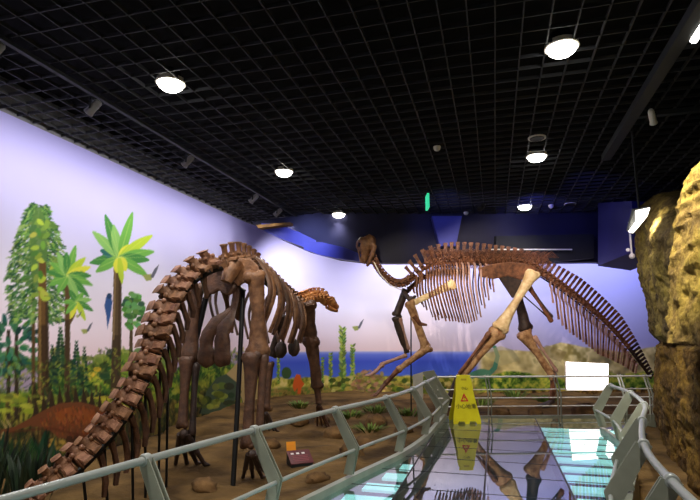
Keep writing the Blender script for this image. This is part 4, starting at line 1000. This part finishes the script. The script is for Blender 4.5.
# shoulder and fore limbs
bone('scapula', hw(455, 283, -.42), hw(413, 303, -.36), .16, .08, .09, bone_p, hs, side=tuple(vd), flat=.35, cond=False)
tag(hs.children[-1], 'pale cream shoulder blade')
bone('humerus', hw(409, 301, -.34), hw(426, 348, -.34), .15, .10, .14, bone_m, hs, side=tuple(vd))
MB().tube([hw(414, 316, -.36), hw(420, 324, -.4), hw(427, 325, -.4)], [.09, .06, .03], 8).build('deltoid_crest', bone_h, hs)
bone('radius', hw(430, 346, -.36), hw(398, 370, -.4), .14, .08, .09, bone_m, hs, side=tuple(vd))
bone('ulna', hw(426, 350, -.3), hw(398, 371, -.34), .06, .035, .05, bone_h, hs, side=tuple(vd), cond=False)
bone('metacarpal', hw(399, 369, -.38), hw(385, 384, -.4), .09, .06, .08, bone_h, hs, side=tuple(vd), cond=False)
foot('fore_foot', hw(385, 384, -.4), (-1, -.35, 0), .42, bone_h, hs, 4, .35, hw(377, 396, -.4).z)
bone('scapula', hw(425, 275, .36), hw(408, 290, .34), .12, .06, .08, bone_h, hs, side=tuple(vd), flat=.4, cond=False)
bone('humerus', hw(406, 289, .34), hw(396, 316, .3), .12, .10, .13, bone_d, hs, side=tuple(vd))
bone('ulna', hw(396, 316, .3), hw(407, 353, .2), .15, .12, .08, bone_d, hs, side=tuple(vd), flat=.6)
bone('radius', hw(400, 318, .24), hw(409, 350, .16), .06, .03, .05, bone_c, hs, side=tuple(vd), cond=False)
bone('metacarpal', hw(407, 355, .2), hw(382, 364, .1), .07, .045, .06, bone_c, hs, side=tuple(vd), cond=False)
foot('fore_foot', hw(382, 365, .1), (-1, -.3, 0), .5, bone_c, hs, 4, .3, hw(360, 376, .1).z)
MB().tube([hw(404, 292, -.1), hw(410, 300, -.3), hw(416, 296, -.3)], [.05, .08, .04], 8).build('coracoid', bone_d, hs)
# steel uprights
b = MB()
for x, yt in ((411, 296),): b.tube([hw(x, yt), Vector((hw(x, 405).x, hw(x, 405).y, ground_z(*hw(x, 405).xy) - .03))], .02, 8)
b.tube([p - Vector((0, 0, .13)) for p in vp[17:52]], .02, 8)
tag(b.build('support_frame', steel_b, hs), 'black steel uprights')

# ------------------------------------------------------------------ rocks, tufts and plants on the sand
def rock(px, py, size, lb, m=rock_m, sq=.55, name='rock'):
    p = at(px, py, z=-.15); p.z = ground_z(p.x, p.y)
    b = MB().ball((0, 0, 0), (size, size * .75, size * sq), 16, 10, Matrix.Rotation(random.uniform(0, 3), 3, 'Z'), jit=.3)
    o = b.build(name, m); o.location = (p.x, p.y, p.z + size * sq * .3); return tag(o, lb, 'rock', 'rocks on the sandy ground')
rock(335, 428, .3, 'dark flat rock just beyond the third left railing post')
rock(318, 470, .18, 'small pale rock right of the red placard')
rock(352, 446, .24, 'brown rock between the two rails near the kerb')
rock(270, 440, .22, 'small brown rock beyond the red placard')
rock(376, 418, .34, 'brown rock under the fore limb of the large skeleton')
rock(300, 418, .3, 'low rock below the small skull')
rock(365, 434, .22, 'greenish-brown rock seen through the left railing middle', )
rock(404, 425, .26, 'brown rock close to the tall end plates')
rock(205, 478, .2, 'flat stone below the left hind foot of the bent-tailed skeleton')
rock(500, 411, .35, 'brown rock behind the far railing right of the caution sign')
rock(585, 411, .45, 'brown rock behind the far railing under the display board')
rock(535, 410, .25, 'small brown rock behind the far railing, middle')
rock(262, 406, .3, 'wide tan rock between the legs of the bent-tailed skeleton')
rock(322, 416, .24, 'wide sandy rock at the foot of the painted sea')
def tuft(px, py, h, nb, spread, lb, m=grass_m, name='grass_tuft', cat='plant', w=.02):
    p = at(px, py, z=-.15); z0 = ground_z(p.x, p.y) - .02; b = MB()
    for i in range(nb):
        a = random.uniform(0, 2 * PI); r = spread * random.random() ** .5; q = Vector((math.cos(a) * r * .5, math.sin(a) * r * .5, 0)); e = Vector((math.cos(a) * r, math.sin(a) * r, h * random.uniform(.6, 1)))
        sd = Vector((-math.sin(a), math.cos(a), 0)); mid = q.lerp(e, .55) + Vector((0, 0, h * .12)); ww = w * random.uniform(.7, 1.2)
        b.add([q - sd * ww * .5, q + sd * ww * .5, mid + sd * ww, e, mid - sd * ww, mid + Vector((math.cos(a), math.sin(a), -.4)) * ww * .4], [(0, 1, 5), (1, 2, 5), (2, 3, 5), (3, 4, 5), (4, 0, 5)])
    o = b.build(name, m, smooth=False); o.location = (p.x, p.y, z0); return tag(o, lb, cat, 'plants on the sandy ground')
tuft(28, 492, .75, 46, .5, 'dark spiky plant at the lower left corner', leaf_m, 'spiky_plant', w=.035)
tuft(-8, 480, .8, 40, .5, 'dark spiky plant cut by the left edge of the picture', leaf_m, 'spiky_plant', w=.035)
for px, py, s_, lb in ((350, 412, .2, 'green tuft behind the left railing, below the painted sea'), (376, 408, .22, 'green tuft below the hand of the large skeleton'), (300, 404, .2, 'green tuft below the small red painted dinosaur'), (370, 425, .14, 'low green tuft between rocks and railing'),
                    (480, 402, .25, 'green tuft behind the caution sign'), (515, 398, .28, 'bright green tuft behind the far railing, between the legs'), (545, 399, .26, 'green tuft at the far right foot of the skeleton'), (408, 410, .2, 'green tuft left of the tall end plates')):
    tuft(px, py, s_, 70, .55, lb)

# ------------------------------------------------------------------ lights on the exhibits
def cool(i): return (.82, .84, 1)
for x, pw, cl in ((-5.6, 76, (1, .97, .94)), (-3.2, 60, (1, .97, .95)), (-1.0, 62, (.98, .96, .98)), (1.4, 58, (.88, .88, 1)), (3.6, 48, (.66, .68, 1)), (5.2, 36, (.55, .58, 1))):
    yb = 16.9 + (x + 3) * .275
    if x < -5: yb = 15.2
    aim = (x * 1.02, yb + (3.0), 2.2) if x > -5 else (-6.6, 17.3, 2.3)
    spotlight('back_wall_wash', (x, yb, 5.2), aim, pw * (7 if x < 0 else 6.5), cl, 130, 1.0, .12)
spotlight('exhibit_spot', (-2.6, 9.2, 5.25), hw(415, 295), 700, (1, .86, .66), 44, .6, .05)
spotlight('exhibit_spot', (.2, 9.6, 5.25), hw(490, 290), 1100, (1, .86, .68), 46, .6, .05)
spotlight('exhibit_spot', (2.0, 9.8, 5.25), hw(580, 330), 450, (1, .82, .74), 46, .6, .05)
spotlight('exhibit_spot', (-1.6, 4.6, 5.2), (-4.6, 6.8, 1.8), 340, (1, .88, .78), 70, .8, .06)
spotlight('exhibit_spot', (-2.2, 6.6, 5.2), (-4.1, 9.6, 2.2), 260, (1, .84, .62), 60, .8, .06)
spotlight('exhibit_spot', (-2.6, 11.0, 5.2), (-4.1, 12.9, 2.6), 170, (1, .8, .5), 50, .8, .05)
spotlight('stage_blue', (-1.0, 11.5, 5.0), at(450, 236, w=15.4), 90, (.12, .16, 1), 50, 1, .05)
spotlight('stage_blue', (1.6, 11.0, 5.0), at(610, 235, w=13.8), 90, (.12, .14, 1), 60, 1, .05)
spotlight('stage_blue', (-4.6, 12.2, 4.6), at(310, 246, w=15.4), 300, (.4, .45, 1), 60, 1, .05)
spotlight('stage_blue', (1.0, 13.2, 5.0), at(540, 228, w=15.6), 120, (.12, .13, 1), 75, 1, .05)
w_ = bpy.data.worlds.new('world'); S.world = w_; w_.use_nodes = True
w_.node_tree.nodes['Background'].inputs[0].default_value = (.5, .55, .7, 1); w_.node_tree.nodes['Background'].inputs[1].default_value = .02
